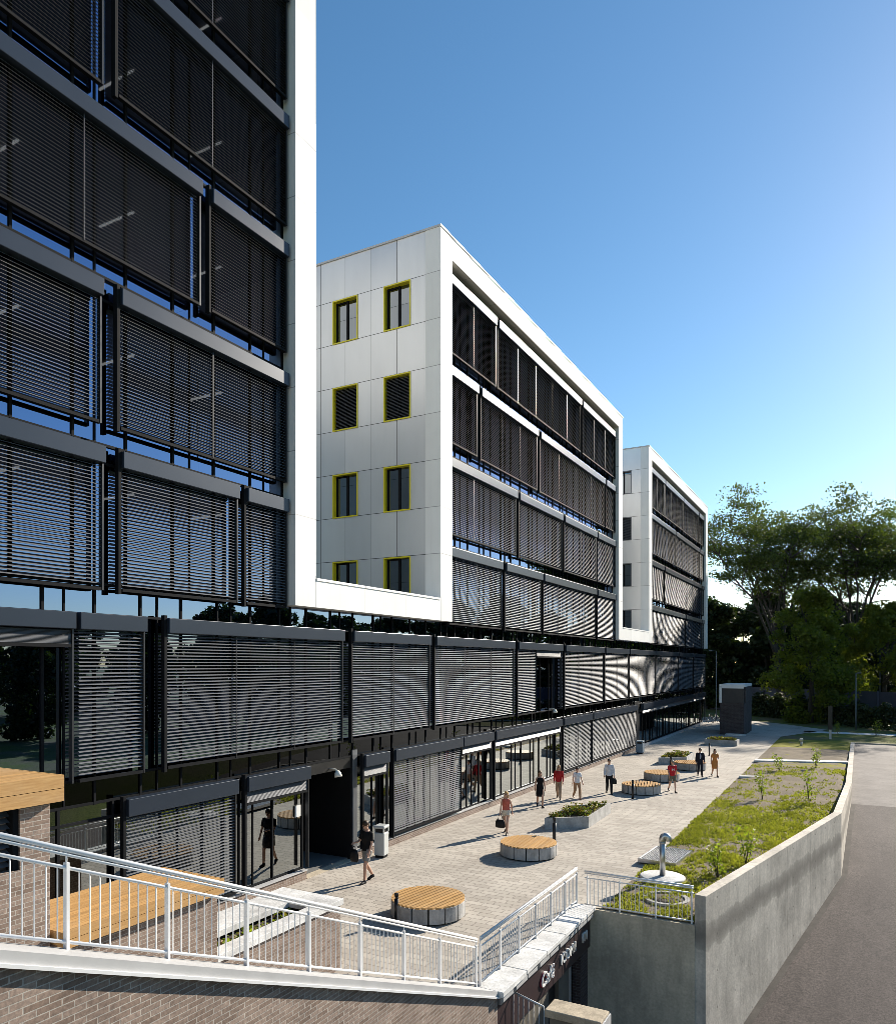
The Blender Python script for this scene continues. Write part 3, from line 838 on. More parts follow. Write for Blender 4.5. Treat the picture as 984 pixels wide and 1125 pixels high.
m = MB(); m.box(-11.0,-9.68,6.40,9.36,0,2.70); m.build('brick_base', M['brick'], p1)
deck('timber_seat', p1, -11.1,-9.55,6.42,9.4,2.66,2.9)
p2 = thing('brick_planter', 'brick planter with wide white coping and young plants', 'planter')
m = MB(); m.box(-9.95,-9.78,9.42,12.98,0,1.40); m.box(-11.38,-9.95,12.81,12.98,0,1.40); m.box(-11.38,-11.21,9.42,12.81,0,1.40); m.build('brick_wall', M['brick'], p2)
m = MB(); m.box(-10.05,-9.72,9.41,13.04,1.40,1.53); m.box(-11.44,-10.62,9.41,13.04,1.40,1.53); m.box(-10.62,-10.05,12.3,13.04,1.40,1.53); m.build('coping', M['coping'], p2, bevel=.01)
m = MB(); m.box(-11.2,-9.96,9.42,12.8,1.0,1.3); m.build('soil', M['soil'], p2)

# ------------------------------------------------------------------ leaves and plants
def quad_cloud(C_, size, rng, flat=0.0, aspect=.7):
    n = len(C_)
    nrm = rng.normal(size=(n,3)); nrm[:,2] = nrm[:,2]*(1+flat)
    nrm /= np.linalg.norm(nrm, axis=1, keepdims=True)
    ref = rng.normal(size=(n,3)); a = np.cross(nrm, ref); a /= np.linalg.norm(a, axis=1, keepdims=True)
    b = np.cross(nrm, a)
    s = (size*(.6+.8*rng.random(n)))[:,None]
    bend = nrm*s*.18
    v = np.empty((n,4,3))
    v[:,0] = C_-a*s; v[:,1] = C_-b*s*aspect+bend; v[:,2] = C_+a*s; v[:,3] = C_+b*s*aspect+bend
    return v.reshape(-1,3)
def cloud_obj(name, C_, size, rng, mat, parent=None, flat=0.0, aspect=.7):
    v = quad_cloud(np.asarray(C_), size, rng, flat, aspect)
    n = len(v)//4
    me = bpy.data.meshes.new(name)
    me.vertices.add(4*n); me.loops.add(4*n); me.polygons.add(n)
    me.vertices.foreach_set('co', v.astype(np.float32).ravel())
    me.loops.foreach_set('vertex_index', np.arange(4*n, dtype=np.int32))
    me.polygons.foreach_set('loop_start', np.arange(0,4*n,4, dtype=np.int32))
    me.update(calc_edges=True); me.validate()
    me.materials.append(mat)
    o = bpy.data.objects.new(name, me); COL.objects.link(o)
    if parent: o.parent = parent
    return o
def curve_pts(a, b, bow, n=6, rr=random):
    a, b = Vector(a), Vector(b); d = b-a
    s = Vector((rr.uniform(-1,1),rr.uniform(-1,1),rr.uniform(-.2,.6)))*bow*d.length
    return [a+d*t+s*math.sin(math.pi*t)*(.7+.3*math.sin(5*t)) for t in [i/n for i in range(n+1)]]

def tall_tree(name, label, loc, H, spread, seed, group, lean=(0,0), low=.30):
    rr = random.Random(seed); rng = np.random.default_rng(seed)
    o = thing(name, label, 'tree', loc, 0, group)
    tr = MB(); top = Vector((lean[0]*.4, lean[1]*.4, H*.36))
    tr.tube(curve_pts((0,0,-.2), top, .03, 6, rr), [.50,.42,.38,.35,.33,.31,.28], 10)
    clumps = []
    nl = 8
    for i in range(nl):
        az = 2*math.pi*(i+rr.random()*.6)/nl
        st = Vector((0,0,H*rr.uniform(.20,.36))); st.x = top.x*st.z/top.z; st.y = top.y*st.z/top.z
        rad = spread*rr.uniform(.35,1.0); zt = H*rr.uniform(.82,.96)-rad*.22
        en = Vector((math.cos(az)*rad+lean[0], math.sin(az)*rad+lean[1], zt))
        mid = st.lerp(en,.5)+Vector((-math.cos(az)*rad*.10, -math.sin(az)*rad*.10, H*.05))
        pa = curve_pts(st, mid, .06, 4, rr)[:-1]+curve_pts(mid, en, .08, 4, rr)
        tr.tube(pa, [.20-.165*k/(len(pa)-1) for k in range(len(pa))], 7)
        for j in range(13):
            k = rr.randint(3, len(pa)-1); s0 = pa[k]
            e2 = s0+Vector((rr.gauss(0,1)*2.4, rr.gauss(0,1)*2.4, rr.uniform(.2,4.2)))
            tr.tube(curve_pts(s0, e2, .12, 4, rr), [.085,.07,.05,.035,.02], 5)
            if e2.z < H*.60: continue
            clumps.append((e2, rr.uniform(.7,1.4)))
            for q in range(2):
                e3 = e2+Vector((rr.gauss(0,1)*1.5, rr.gauss(0,1)*1.5, rr.uniform(-.4,1.6)))
                tr.tube(curve_pts(e2, e3, .1, 3, rr), [.03,.025,.018,.01], 4)
                clumps.append((e3, rr.uniform(.55,1.25)))
    tr.build('trunk', M['bark'], o)
    C_ = []
    for (c, r) in clumps:
        k = int(84*r*r)+26
        pts = rng.normal(size=(k,3))*np.array([r*.85,r*.85,r*.36])+np.array(c)
        C_.append(pts)
    cloud_obj('crown', np.concatenate(C_), .15, rng, M['leaf_tall'], o, .2)
    return o

def bushy_tree(name, label, loc, H, rad, seed, mat, n=9000, leaf=.3, base=.12, group=None, cat='tree', trunk=.35, nl=26, lob=1.0):
    rr = random.Random(seed); rng = np.random.default_rng(seed)
    o = thing(name, label, cat, loc, 0, group)
    lobes = []
    for i in range(nl):
        t = rr.random(); z = H*(base+(1-base)*t*.94)
        prof = (math.sin(math.pi*min(1,(t*.86+.12)))**.6)
        az = rr.random()*6.283; q = rad*prof*rr.uniform(.35,.85)
        lobes.append((Vector((math.cos(az)*q, math.sin(az)*q, z)), lob*rad*rr.uniform(.24,.44)*(.6+.4*prof)))
    lobes.append((Vector((0,0,H*.9)), rad*.3)); lobes.append((Vector((0,0,H*.5)), rad*.6))
    tr = MB(); tr.tube(curve_pts((0,0,-.2),(0,0,H*.7),.03,6,rr), [trunk*(1-.13*k) for k in range(7)], 8)
    for c, r in lobes[:14]:
        tr.tube(curve_pts((0,0,max(.3,c.z*.55)), c, .1, 4, rr), [trunk*.4,trunk*.3,trunk*.22,trunk*.15,trunk*.08], 5)
    tr.build('trunk', M['bark'], o)
    per = n//len(lobes); C_ = []
    for c, r in lobes:
        d = rng.normal(size=(per,3)); d /= np.linalg.norm(d,axis=1,keepdims=True)
        rr_ = r*(.45+.6*rng.random((per,1))**.6)
        # sprays: pull leaves to a few twig tips so that the outline is broken
        tips = rng.normal(size=(22,3)); tips /= np.linalg.norm(tips,axis=1,keepdims=True)
        pick = tips[rng.integers(0,22,per)]
        d = d*.55+pick*.75; d /= np.linalg.norm(d,axis=1,keepdims=True)
        C_.append(np.array(c)+d*rr_*np.array([1,1,.82]))
    cloud_obj('crown', np.concatenate(C_), leaf, rng, mat, o, .3)
    return o

def cam_pt(px_a, t):   # bearing (slope right of the camera axis) and depth to plan coordinates, for laying out the wood
    return (t*(.8768*px_a-.4808), t*(.4808*px_a+.8768))
gT = 'tall open-crowned trees beyond the lawn'
x, y = cam_pt(.447, 97); tall_tree('tall_tree', 'tall open tree with bare forked limbs, next to the far building end', (x,y,0), 27.2, 9.5, 11, gT, (-1.5,0))
x, y = cam_pt(.545, 99); tall_tree('tall_tree', 'tall open tree at the right, its crown wide and flat topped', (x,y,0), 27.2, 9.5, 23, gT, (.5,0))
x, y = cam_pt(.665, 101); tall_tree('tall_tree', 'tall open tree cut off by the right edge of the picture', (x,y,0), 27.4, 9.0, 37, gT, (0,0))
x, y = cam_pt(.487, 84); bushy_tree('leafy_tree', 'sunlit yellow green leafy tree reaching down to the ground before the dark wood', (x,y,0), 15.6, 6.2, 5, M['leaf_mid'], 17000, .17, .04, nl=75, lob=.62)
x, y = cam_pt(.585, 92); bushy_tree('leafy_tree', 'green leafy tree behind the hedge at the right edge', (x,y,0), 14.5, 5.8, 15, M['leaf_mid'], 14000, .18, .12, nl=70, lob=.62)
fk = [bushy_tree('forest_tree', 'x', (0,0,0), 17.0, 6.3, s, M['leaf_far'], 13000, .30, .03, 'dark trees of the wood behind', nl=60, lob=.7) for s in (41,42,43)]
spots = [(.352,112),(.395,118),(.43,109),(.465,121),(.50,112),(.535,120),(.565,110),(.60,118),(.635,108),(.67,116),(.71,108),(.32,122),(.30,112)]
for i, (a, t) in enumerate(spots):
    x, y = cam_pt(a, t); sc = [1.0,.92,1.06,.97,1.03][i % 5]*(.82 if a > .58 else 1)
    lab = 'dark tree in the row of the wood behind the boundary fence'
    if i < 3: o = fk[i]; o.location = (x,y,0); o['label'] = lab; o.scale = (sc,)*3
    else: dup(fk[i%3], lab, (x,y,0), i*1.7, sc)
for i, (x, y, sc) in enumerate([(29,57.5,.78),(27,63.5,.84),(25,69,.7),(33,40,.6),(36,31,.6),(31,49,.6),(36,22,.6),(40,11,.62),(29,77,.6),(62,-8,.8),(66,0,.8),(61,7,.78),(67,14,.8),(62,20,.82),(66,27,.8),(61,33,.78),(67,40,.8),(62,46,.8),(66,53,.78),(61,59,.8),(66,66,.82),(61,73,.8),(67,80,.8),(62,88,.8),(66,96,.8),(60,104,.8),(50,112,.85),(40,120,.95),(30,128,1.0),(50,124,1.0),(58,132,1.0),(45,138,1.05),(34,142,1.0),(21,132,1.0),(65,118,1.0),(33,84,.8),(26,104,1.0),(22,116,1.1)]):
    dup(fk[i%3], 'tree across the road, seen only mirrored in the glass facade', (x,y,0), i*2.1, sc)['group'] = 'trees across the road mirrored in the glass'

# hedge and boundary fence
def hedge(name, label, a, b, h, w, n, seed):
    rng = np.random.default_rng(seed); a = np.array(a); b = np.array(b); d = b-a; L = np.linalg.norm(d); nr = np.array([d[1],-d[0]])/L
    t = rng.random(n); s = (rng.random(n)-.5)*w; z = rng.random(n)**.7*h*(.9+.12*np.sin(t*L*1.9)+.07*np.sin(t*L*5.3))
    P = np.stack([a[0]+d[0]*t+nr[0]*s, a[1]+d[1]*t+nr[1]*s, z], 1)
    o = thing(name, label, 'hedge', (0,0,0))
    cloud_obj('foliage', P, .16, rng, M['leaf_hedge'], o, .3)
    m = MB()
    for k in range(int(L/.8)):
        q = a+d*(k+.5)/int(L/.8); m.tube([(q[0],q[1],-.1),(q[0],q[1],h*.7)], [.03,.015], 5)
    m.build('stems', M['bark'], o)
    return o
hedge('hedge', 'long clipped dark hedge along the boundary at the right', (-3.0,92.0), (16,76), 2.55, 1.1, 9000, 3)
hedge('hedge', 'low ivy hedge behind the brick shaft, left of the leafy tree', (-13.5,104.5), (-4.6,95.5), 2.9, 1.2, 6500, 4)
bf = thing('boundary_fence', 'dark boarded fence running behind the hedge', 'fence')
def seg(m, a, b, w, z0, z1):
    a, b = Vector((*a,0)), Vector((*b,0)); d = (b-a).normalized(); nn = Vector((d.y,-d.x,0))*w/2
    p = [a-nn, b-nn, b+nn, a+nn]; m.prism([(q.x,q.y) for q in p], z0, z1)
m = MB(); seg(m, (-24,120), (24,78), .08, 0, 3.5); m.build('boards', M['fence'], bf)
for k in range(12):
    t = k/11; q = Vector((-24,120.0-.2,0)).lerp(Vector((24,78-.2,0)), t); m = MB(); m.box(q.x-.07,q.x+.07,q.y-.07,q.y+.07,0,3.62); m.build('post', M['fence'], bf)

# beds and saplings
def bed_plants(name, poly, z, n, h, label, seed, mat, mat2=None):
    rr = random.Random(seed); rng = np.random.default_rng(seed); P = []
    xs = [p[0] for p in poly]; ys_ = [p[1] for p in poly]
    def inside(x,y):
        r = False; j = len(poly)-1
        for i in range(len(poly)):
            if (poly[i][1] > y) != (poly[j][1] > y) and x < (poly[j][0]-poly[i][0])*(y-poly[i][1])/(poly[j][1]-poly[i][1])+poly[i][0]: r = not r
            j = i
        return r
    cl = []
    while len(cl) < 22:
        x, y = rr.uniform(min(xs),max(xs)), rr.uniform(min(ys_),max(ys_))
        if inside(x,y): cl.append((x,y,rr.uniform(.5,1.1)))
    while len(P) < n:
        cx, cy, s = rr.choice(cl); x, y = cx+rr.gauss(0,.13), cy+rr.gauss(0,.13)
        if inside(x,y): P.append((x,y,z+rr.random()*h*s))
    P = np.array(P)
    o = cloud_obj(name, P[:int(n*.7)], .045, rng, mat, None, .5)
    tag(o, label, 'plants', kind='stuff')
    if mat2:
        o2 = cloud_obj('rusty_leaves', P[int(n*.7):], .045, rng, mat2, o, .5)
    return o
def sapling(label, loc, h, seed, src=None):
    rr = random.Random(seed); rng = np.random.default_rng(seed)
    o = thing('sapling', label, 'young tree', loc, 0, 'young saplings planted in the lawn')
    m = MB(); C_ = []
    for s_ in range(4):
        tip = Vector((rr.gauss(0,.14)*h, rr.gauss(0,.14)*h, h*rr.uniform(.7,1)))
        pa = curve_pts((rr.gauss(0,.02),rr.gauss(0,.02),-.05), tip, .05, 5, rr); m.tube(pa, [.012,.011,.010,.008,.006,.004], 5)
        for k in range(2,6):
            for q in range(11): C_.append(pa[k]+Vector((rr.gauss(0,.10),rr.gauss(0,.10),rr.gauss(0,.10)))*h)
    m.build('stem', M['bark'], o)
    cloud_obj('leaves', np.array([tuple(c) for c in C_]), .052, rng, M['leaf_young'], o, .2)
    return o
saps = [((-3.67,23.8),1.35,'sapling in the lawn right of the steel vent pipe, closest to the railing'),
 ((-3.1,25.6),1.55,'taller sapling just behind the one nearest the railing'),
 ((-1.9,38.4),1.9,'bushy sapling in the lawn close to the bend of the concrete wall'),
 ((-3.95,38.6),1.7,'bushy sapling in mid lawn, level with the man in red tee'),
 ((-4.1,49.5),1.3,'small sapling just before the narrow lawn path'),
 ((-2.2,51.8),1.5,'sapling beside the lawn path near the ramp wall'),
 ((1.6,79.6),2.0,'bright sapling in front of the dark hedge'),
 ((3.6,76.5),2.2,'thin pale sapling at the far right before the hedge'),
 ((-1.5,79.5),1.5,'small sapling beside the dark sign post')]
for i,(p,h,lab) in enumerate(saps):
    h *= .78; sapling(lab, (p[0],p[1],lawn_z(p[0],p[1]) if p[1] < 70 and p[0] < 0 else -.03), h, 60+i)
bed_plants('bed_plants', [(-10.6,9.6),(-10.1,9.6),(-10.1,12.3),(-10.6,12.3)], 1.25, 420, .22, 'green plants growing in the white coped brick planter', 71, M['leaf_young'], M['leaf_rust'])

# ------------------------------------------------------------------ plaza furniture
def round_bench(label, loc, rz=0):
    o = thing('round_bench', label, 'bench', loc, rz, 'round timber topped concrete benches')
    Rr = .98; n = 14
    for k in range(n):
        a0 = 2*math.pi*k/n+.018; a1 = 2*math.pi*(k+1)/n-.018
        pts = []
        for i in range(5): a = a0+(a1-a0)*i/4; pts.append((Rr*math.cos(a),Rr*math.sin(a)))
        for i in range(4,-1,-1): a = a0+(a1-a0)*i/4; pts.append(((Rr-.14)*math.cos(a),(Rr-.14)*math.sin(a)))
        m = MB(); m.prism(pts, .05, .43); m.build('concrete_segment', M['concrete_light'], o, bevel=.008)
    m = MB(); m.rings([(0,0,0,Rr-.10,Rr-.10),(0,0,.42,Rr-.145,Rr-.145)], 32); m.build('core', M['dark'], o, smooth=False)
    m = MB(); w = .098; gp = .042; x = -Rr+.03
    while x < Rr-.06:
        xa, xb = x, min(x+w, Rr-.02)
        ya = math.sqrt(max(0,(Rr-.01)**2-max(abs(xa),abs(xb))**2))
        yb1 = math.sqrt(max(0,(Rr-.01)**2-xa*xa)); yb2 = math.sqrt(max(0,(Rr-.01)**2-xb*xb))
        m.prism([(xa,-yb1),(xb,-yb2),(xb,yb2),(xa,yb1)], .432, .475)
        x += w+gp
    m.build('timber_top', M['wood_y'], o)
    return o
b0 = round_bench('round timber bench nearest the white railing', (-9.89,16.95,0), R(-8))
dup(b0, 'round timber bench in front of the concrete planter of shrubs', (-9.93,23.9,0), R(5))
dup(b0, 'round timber bench beside the man in a red tee, front one', (-9.68,38.3,0), R(12))
dup(b0, 'round timber bench just behind the front one by the red tee man', (-9.7,43.0,0), R(-4))
dup(b0, 'round timber bench left of the man in dark suit', (-9.15,48.3,0), R(20))
def planter(label, loc, poly, seed, bedlabel):
    o = thing('concrete_planter', label, 'planter', loc, 0, 'low concrete planters with shrubs')
    cx = sum(p[0] for p in poly)/4; cy = sum(p[1] for p in poly)/4
    inn = [(cx+(p[0]-cx)*.88, cy+(p[1]-cy)*.92) for p in poly]
    m = MB()
    for i in range(4):
        j = (i+1)%4; m.prism([poly[i],poly[j],inn[j],inn[i]], 0, .45)
    m.build('concrete_rim', M['concrete_light'], o)
    m = MB(); m.prism(inn, .05, .38); m.build('soil', M['soil'], o)
    bed_plants('bed_plants', [(p[0]+loc[0],p[1]+loc[1]) for p in inn], .37, 2600, .30, bedlabel, seed, M['leaf_bed'], M['leaf_rust'])
    return o
pl = [(-.75,-1.85),(.72,-.75),(.62,2.6),(-.75,1.3)]
planter('slanted concrete planter behind the bench, front of the walking group', (-10.15,29.75,0), pl, 81, 'yellow and rust shrubs in the nearer concrete planter')
planter('slanted concrete planter farther back near the blue bin', (-10.6,51.5,0), [(p[0]*1.1,p[1]*1.0) for p in pl], 82, 'yellow green shrubs in the farther concrete planter')
planter('shaded concrete planter in front of the brick shaft', (-9.6,64.3,0), [(-1.3,-.7),(1.2,-.7),(1.2,.8),(-1.3,.8)], 83, 'dark shrubs in the shaded planter by the brick shaft')

def bollard(label, loc, h, r=.06):
    o = thing('bollard', label, 'bollard', loc, 0, 'black light bollards on the plaza')
    m = MB(); m.rings([(0,0,0,r,r),(0,0,h*.80,r,r)], 16); m.build('post', M['black'], o)
    m = MB(); m.rings([(0,0,h*.80,r*.8,r*.8),(0,0,h*.9,r*.8,r*.8)], 16); m.build('light_ring', M['darkmetal'], o)
    m = MB(); m.rings([(0,0,h*.9,r*1.02,r*1.02),(0,0,h,r*1.02,r*1.02),(0,0,h+.006,r*.9,r*.9)], 16); m.build('cap', M['black'], o)
    m = MB(); m.rings([(0,0,.0,r*1.7,r*1.7),(0,0,.012,r*1.7,r*1.7)], 16); m.build('foot', M['darkmetal'], o)
    return o
for loc, h, lab in (((-10.33,16.1,0),.72,'short black bollard at the left rim of the nearest round bench'),
    ((-9.66,25.7,0),1.0,'black bollard standing behind the second round bench'),
    ((-9.58,36.3,0),.92,'black bollard in front of the round bench by the red tee man'),
    ((-9.95,46.6,0),.9,'black bollard between two far round benches'),
    ((-9.27,56.1,0),.9,'black bollard behind the couple in suit and orange dress')):
    bollard(lab, loc, h, .06 if loc[1] > 20 else .055)
def bin_(label, loc, w, d, h, mat, rz=0):
    o = thing('litter_bin', label, 'bin', loc, rz, 'litter bins by the facade')
    m = MB(); m.box(-w/2,w/2,-d/2,d/2,.08,h*.78); m.build('body', mat, o, bevel=.03)
    m = MB(); m.box(-w*.42,w*.42,-d*.42,d*.42,0,.08); m.build('foot', M['dark'], o)
    m = MB(); m.box(-w*.36,w*.36,-d*.36,d*.36,h*.78,h*.90); m.build('opening', M['black'], o)
    m = MB()
    for sx in (-1,1):
        for sy in (-1,1): m.box(sx*w*.44-.02,sx*w*.44+.02,sy*d*.44-.02,sy*d*.44+.02,h*.78,h*.9)
    m.build('lid_support', mat, o)
    m = MB(); m.box(-w*.54,w*.54,-d*.54,d*.54,h*.9,h); m.build('lid', mat, o, bevel=.04)
    return o
bin_('tall pale grey bin beside the black entrance', (-14.25,21.25,0), .38, .40, 1.10, M['bin'], R(8))
bin_('blue grey bin in shade by the far dark column', (-14.0,55.1,0), .5, .5, .95, M['bin2'])

# vent pipe on concrete ring, grating, manhole
vp = thing('vent_pipe', 'shiny steel vent pipe with curved hood on a round concrete cover', 'vent', (-5.18,23.05,.06))
m = MB(); m.rings([(0,0,0,.67,.67),(0,0,.07,.67,.67),(0,0,.09,.63,.63)], 36); m.build('concrete_cover', M['coping'], vp)
m = MB(); m.tube([(0,0,.1),(0,0,1.15)], .088, 20); m.build('pipe', M['chrome'], vp)
m = MB(); arc = [(0,0,1.1),(0,0,1.2)]+[(.085-.085*math.cos(a),.025*(1-math.cos(a)),1.2+.10*math.sin(a)) for a in [R(q) for q in range(15,181,15)]]+[(.17,.05,1.15)]
m.tube(arc, .098, 20); m.build('hood', M['chrome'], vp)
m = MB(); m.rings([(0,0,1.08,.100,.100),(0,0,1.12,.100,.100)], 20); m.build('collar', M['galv'], vp)
gt = thing('floor_grating', 'rectangular steel grating set in the lawn edge behind the vent pipe', 'grating', (-5.62,25.5,.17), R(-4))
m = MB()
for (a,b,c,d) in ((-.62,.62,-1.0,-.96),(-.62,.62,.96,1.0),(-.62,-.58,-.96,.96),(.58,.62,-.96,.96)): m.box(a,b,c,d,-.1,.03)
m.build('grating_frame', M['galv'], gt)
m = MB()
for k in range(17): m.box(-.56+k*.07-.022,-.56+k*.07+.022,-.955,.955,-.005,.025)
m.build('grating_bar', M['galv'], gt)
m = MB(); m.box(-.57,.57,-.95,.95,-.1,-.03); m.build('pit', M['black'], gt)
mh = thing('manhole_ring', 'half buried concrete manhole ring by the short railing', 'manhole', (-4.6,20.95,.06))
V = []; m = MB()
pts = []
for k in range(28):
    a0 = 2*math.pi*k/28; a1 = 2*math.pi*(k+1)/28
    if k in (4,5,6,15,16): continue
    m.prism([(.62*math.cos(a0),.62*math.sin(a0)),(.62*math.cos(a1),.62*math.sin(a1)),(.5*math.cos(a1),.5*math.sin(a1)),(.5*math.cos(a0),.5*math.sin(a0))][::1], -.05, .085)
m.build('ring', M['concrete_light'], mh)
m = MB(); m.rings([(0,0,.0,.49,.49),(0,0,.05,.47,.47),(0,0,.07,.2,.2)], 24); m.build('cover', M['soil'], mh)

# brick shaft with white trim
sh = thing('brick_shaft', 'free standing dark brick shaft with white edge trim at the far end', 'shaft', (-11.25,73.7,0))
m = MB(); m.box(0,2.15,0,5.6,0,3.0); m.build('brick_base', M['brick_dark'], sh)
m = MB(); m.box(.2,2.12,.06,5.55,3.0,4.55); m.build('louvre_panel', M['darkmetal'], sh)
m = MB(); m.box(-.03,.2,-.03,5.63,3.0,4.45); m.box(-.03,2.2,-.03,5.63,4.5,4.72); m.box(.2,2.12,-.02,.05,4.35,4.5); m.build('white_trim', M['white'], sh)
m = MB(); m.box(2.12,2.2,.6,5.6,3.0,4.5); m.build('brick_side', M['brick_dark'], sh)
m = MB(); m.box(.6,2.3,-.9,-.02,0,.14); m.build('step', M['coping'], sh)

def lamp_post(label, loc, h, arm=(-.6,0)):
    o = thing('street_lamp', label, 'street lamp', loc, 0, 'thin grey street lamps')
    m = MB(); m.tube([(0,0,0),(0,0,1.0),(0,0,h)], [.08,.06,.04], 10); m.build('pole', M['greymetal'], o)
    m = MB(); m.tube([(0,0,h),(arm[0],arm[1],h+.05)], .03, 8); m.build('arm', M['greymetal'], o)
    m = MB(); m.box(arm[0]-.28,arm[0]+.1,arm[1]-.1,arm[1]+.1,h,h+.1); m.build('lamp_head', M['greymetal'], o, bevel=.03)
    return o
lamp_post('thin street lamp just right of the far building end', (-14.75,94.2,0), 8.2)
lamp_post('thin street lamp behind the hedge at the right', (2.6,106,0), 8.0, (.5,-.3))
lamp_post('slim bare lamp pole standing before the dark hedge', (0.0,86.3,-.03), 5.7, (.4,0))
sp = thing('sign_post', 'dark flat post with pale foot on the far lawn', 'sign post', (-1.98,73.6,0))
m = MB(); m.box(-.17,.17,-.06,.06,.85,2.95); m.build('dark_panel', M['black'], sp, bevel=.01)
m = MB(); m.box(-.09,.09,-.05,.05,0,.85); m.build('pale_foot', M['chan'], sp)
lb = thing('bollard', 'small pale bollard light on the far lawn', 'bollard', (-3.82,65.5,.03))
m = MB(); m.rings([(0,0,0,.09,.09),(0,0,.45,.09,.09)], 14); m.build('post', M['chan'], lb)
m = MB(); m.rings([(0,0,.45,.14,.14),(0,0,.62,.14,.14),(0,0,.66,.08,.08)], 14); m.build('cap', M['chan'], lb)

# bicycles parked behind the shaft
def bicycle(label, loc, rz):
    o = thing('bicycle', label, 'bicycle', loc, rz, 'bicycles parked at the far end of the building')
    for sx in (-.53,.53):
        pts = [(sx+.33*math.cos(a),0,.34+.33*math.sin(a)) for a in [2*math.pi*k/20 for k in range(21)]]
        m = MB(); m.tube(pts, .022, 6, caps=False); wh = m.build('wheel', M['black'], o)
        m = MB()
        for k in range(6):
            a = math.pi*k/6; m.tube([(sx-.31*math.cos(a),0,.34-.31*math.sin(a)),(sx+.31*math.cos(a),0,.34+.31*math.sin(a))], .004, 4)
        m.build('spokes', M['darkmetal'], wh)
    m = MB()
    for a,b in (((-.53,0,.34),(-.15,0,.85)),((-.53,0,.34),(-.05,0,.32)),((-.05,0,.32),(-.2,0,.92)),((-.05,0,.32),(.40,0,.78)),((-.16,0,.82),(.38,0,.86)),((.36,0,.98),(.53,0,.34))): m.tube([a,b], .02, 6)
    m.build('frame', M['darkmetal'], o)
    m = MB(); m.tube([(.30,-.28,1.02),(.38,-.1,1.0),(.38,.1,1.0),(.30,.28,1.02)], .015, 6); m.build('handlebar', M['galv'], o)
    m = MB(); m.ball((-.22,0,.95), .14,.07,.035); m.build('saddle', M['black'], o)
    return o
bk = bicycle('dark bicycle in the rack by the far building end', (-14.4,87.6,0), R(70))
for k in range(1,5): dup(bk, 'dark bicycle in the rack by the far building end', (-14.4+.62*k,87.6+.25*k,0), R(70+4*(k%3)))

# ------------------------------------------------------------------ people
def remeshed(mb, name, mat, parent, vox, smooth_it=4):
    o = mb.build(name, mat)
    md = o.modifiers.new('R','REMESH'); md.mode = 'VOXEL'; md.voxel_size = vox; md.use_smooth_shade = True
    sm = o.modifiers.new('S','SMOOTH'); sm.iterations = smooth_it; sm.factor = .5
    bpy.context.view_layer.update()
    me = bpy.data.meshes.new_from_object(o.evaluated_get(bpy.context.evaluated_depsgraph_get()))
    me.polygons.foreach_set('use_smooth', [True]*len(me.polygons))
    old = o.data; o.modifiers.clear(); o.data = me; bpy.data.meshes.remove(old)
    if not me.materials: me.materials.append(mat)
    o.parent = parent
    return o
def cloth(name, col, rough=.85):
    n = NT(name); f = n.noise(n.obj(), 9, 4); c = n.mix(n.ramp(f,.3,.7), mul(col,.8), mul(col,1.15))
    n.bsdf(c, rough, 0, .25, bump=f, bstr=.5, bdist=.02); return n.done()
SK = {}
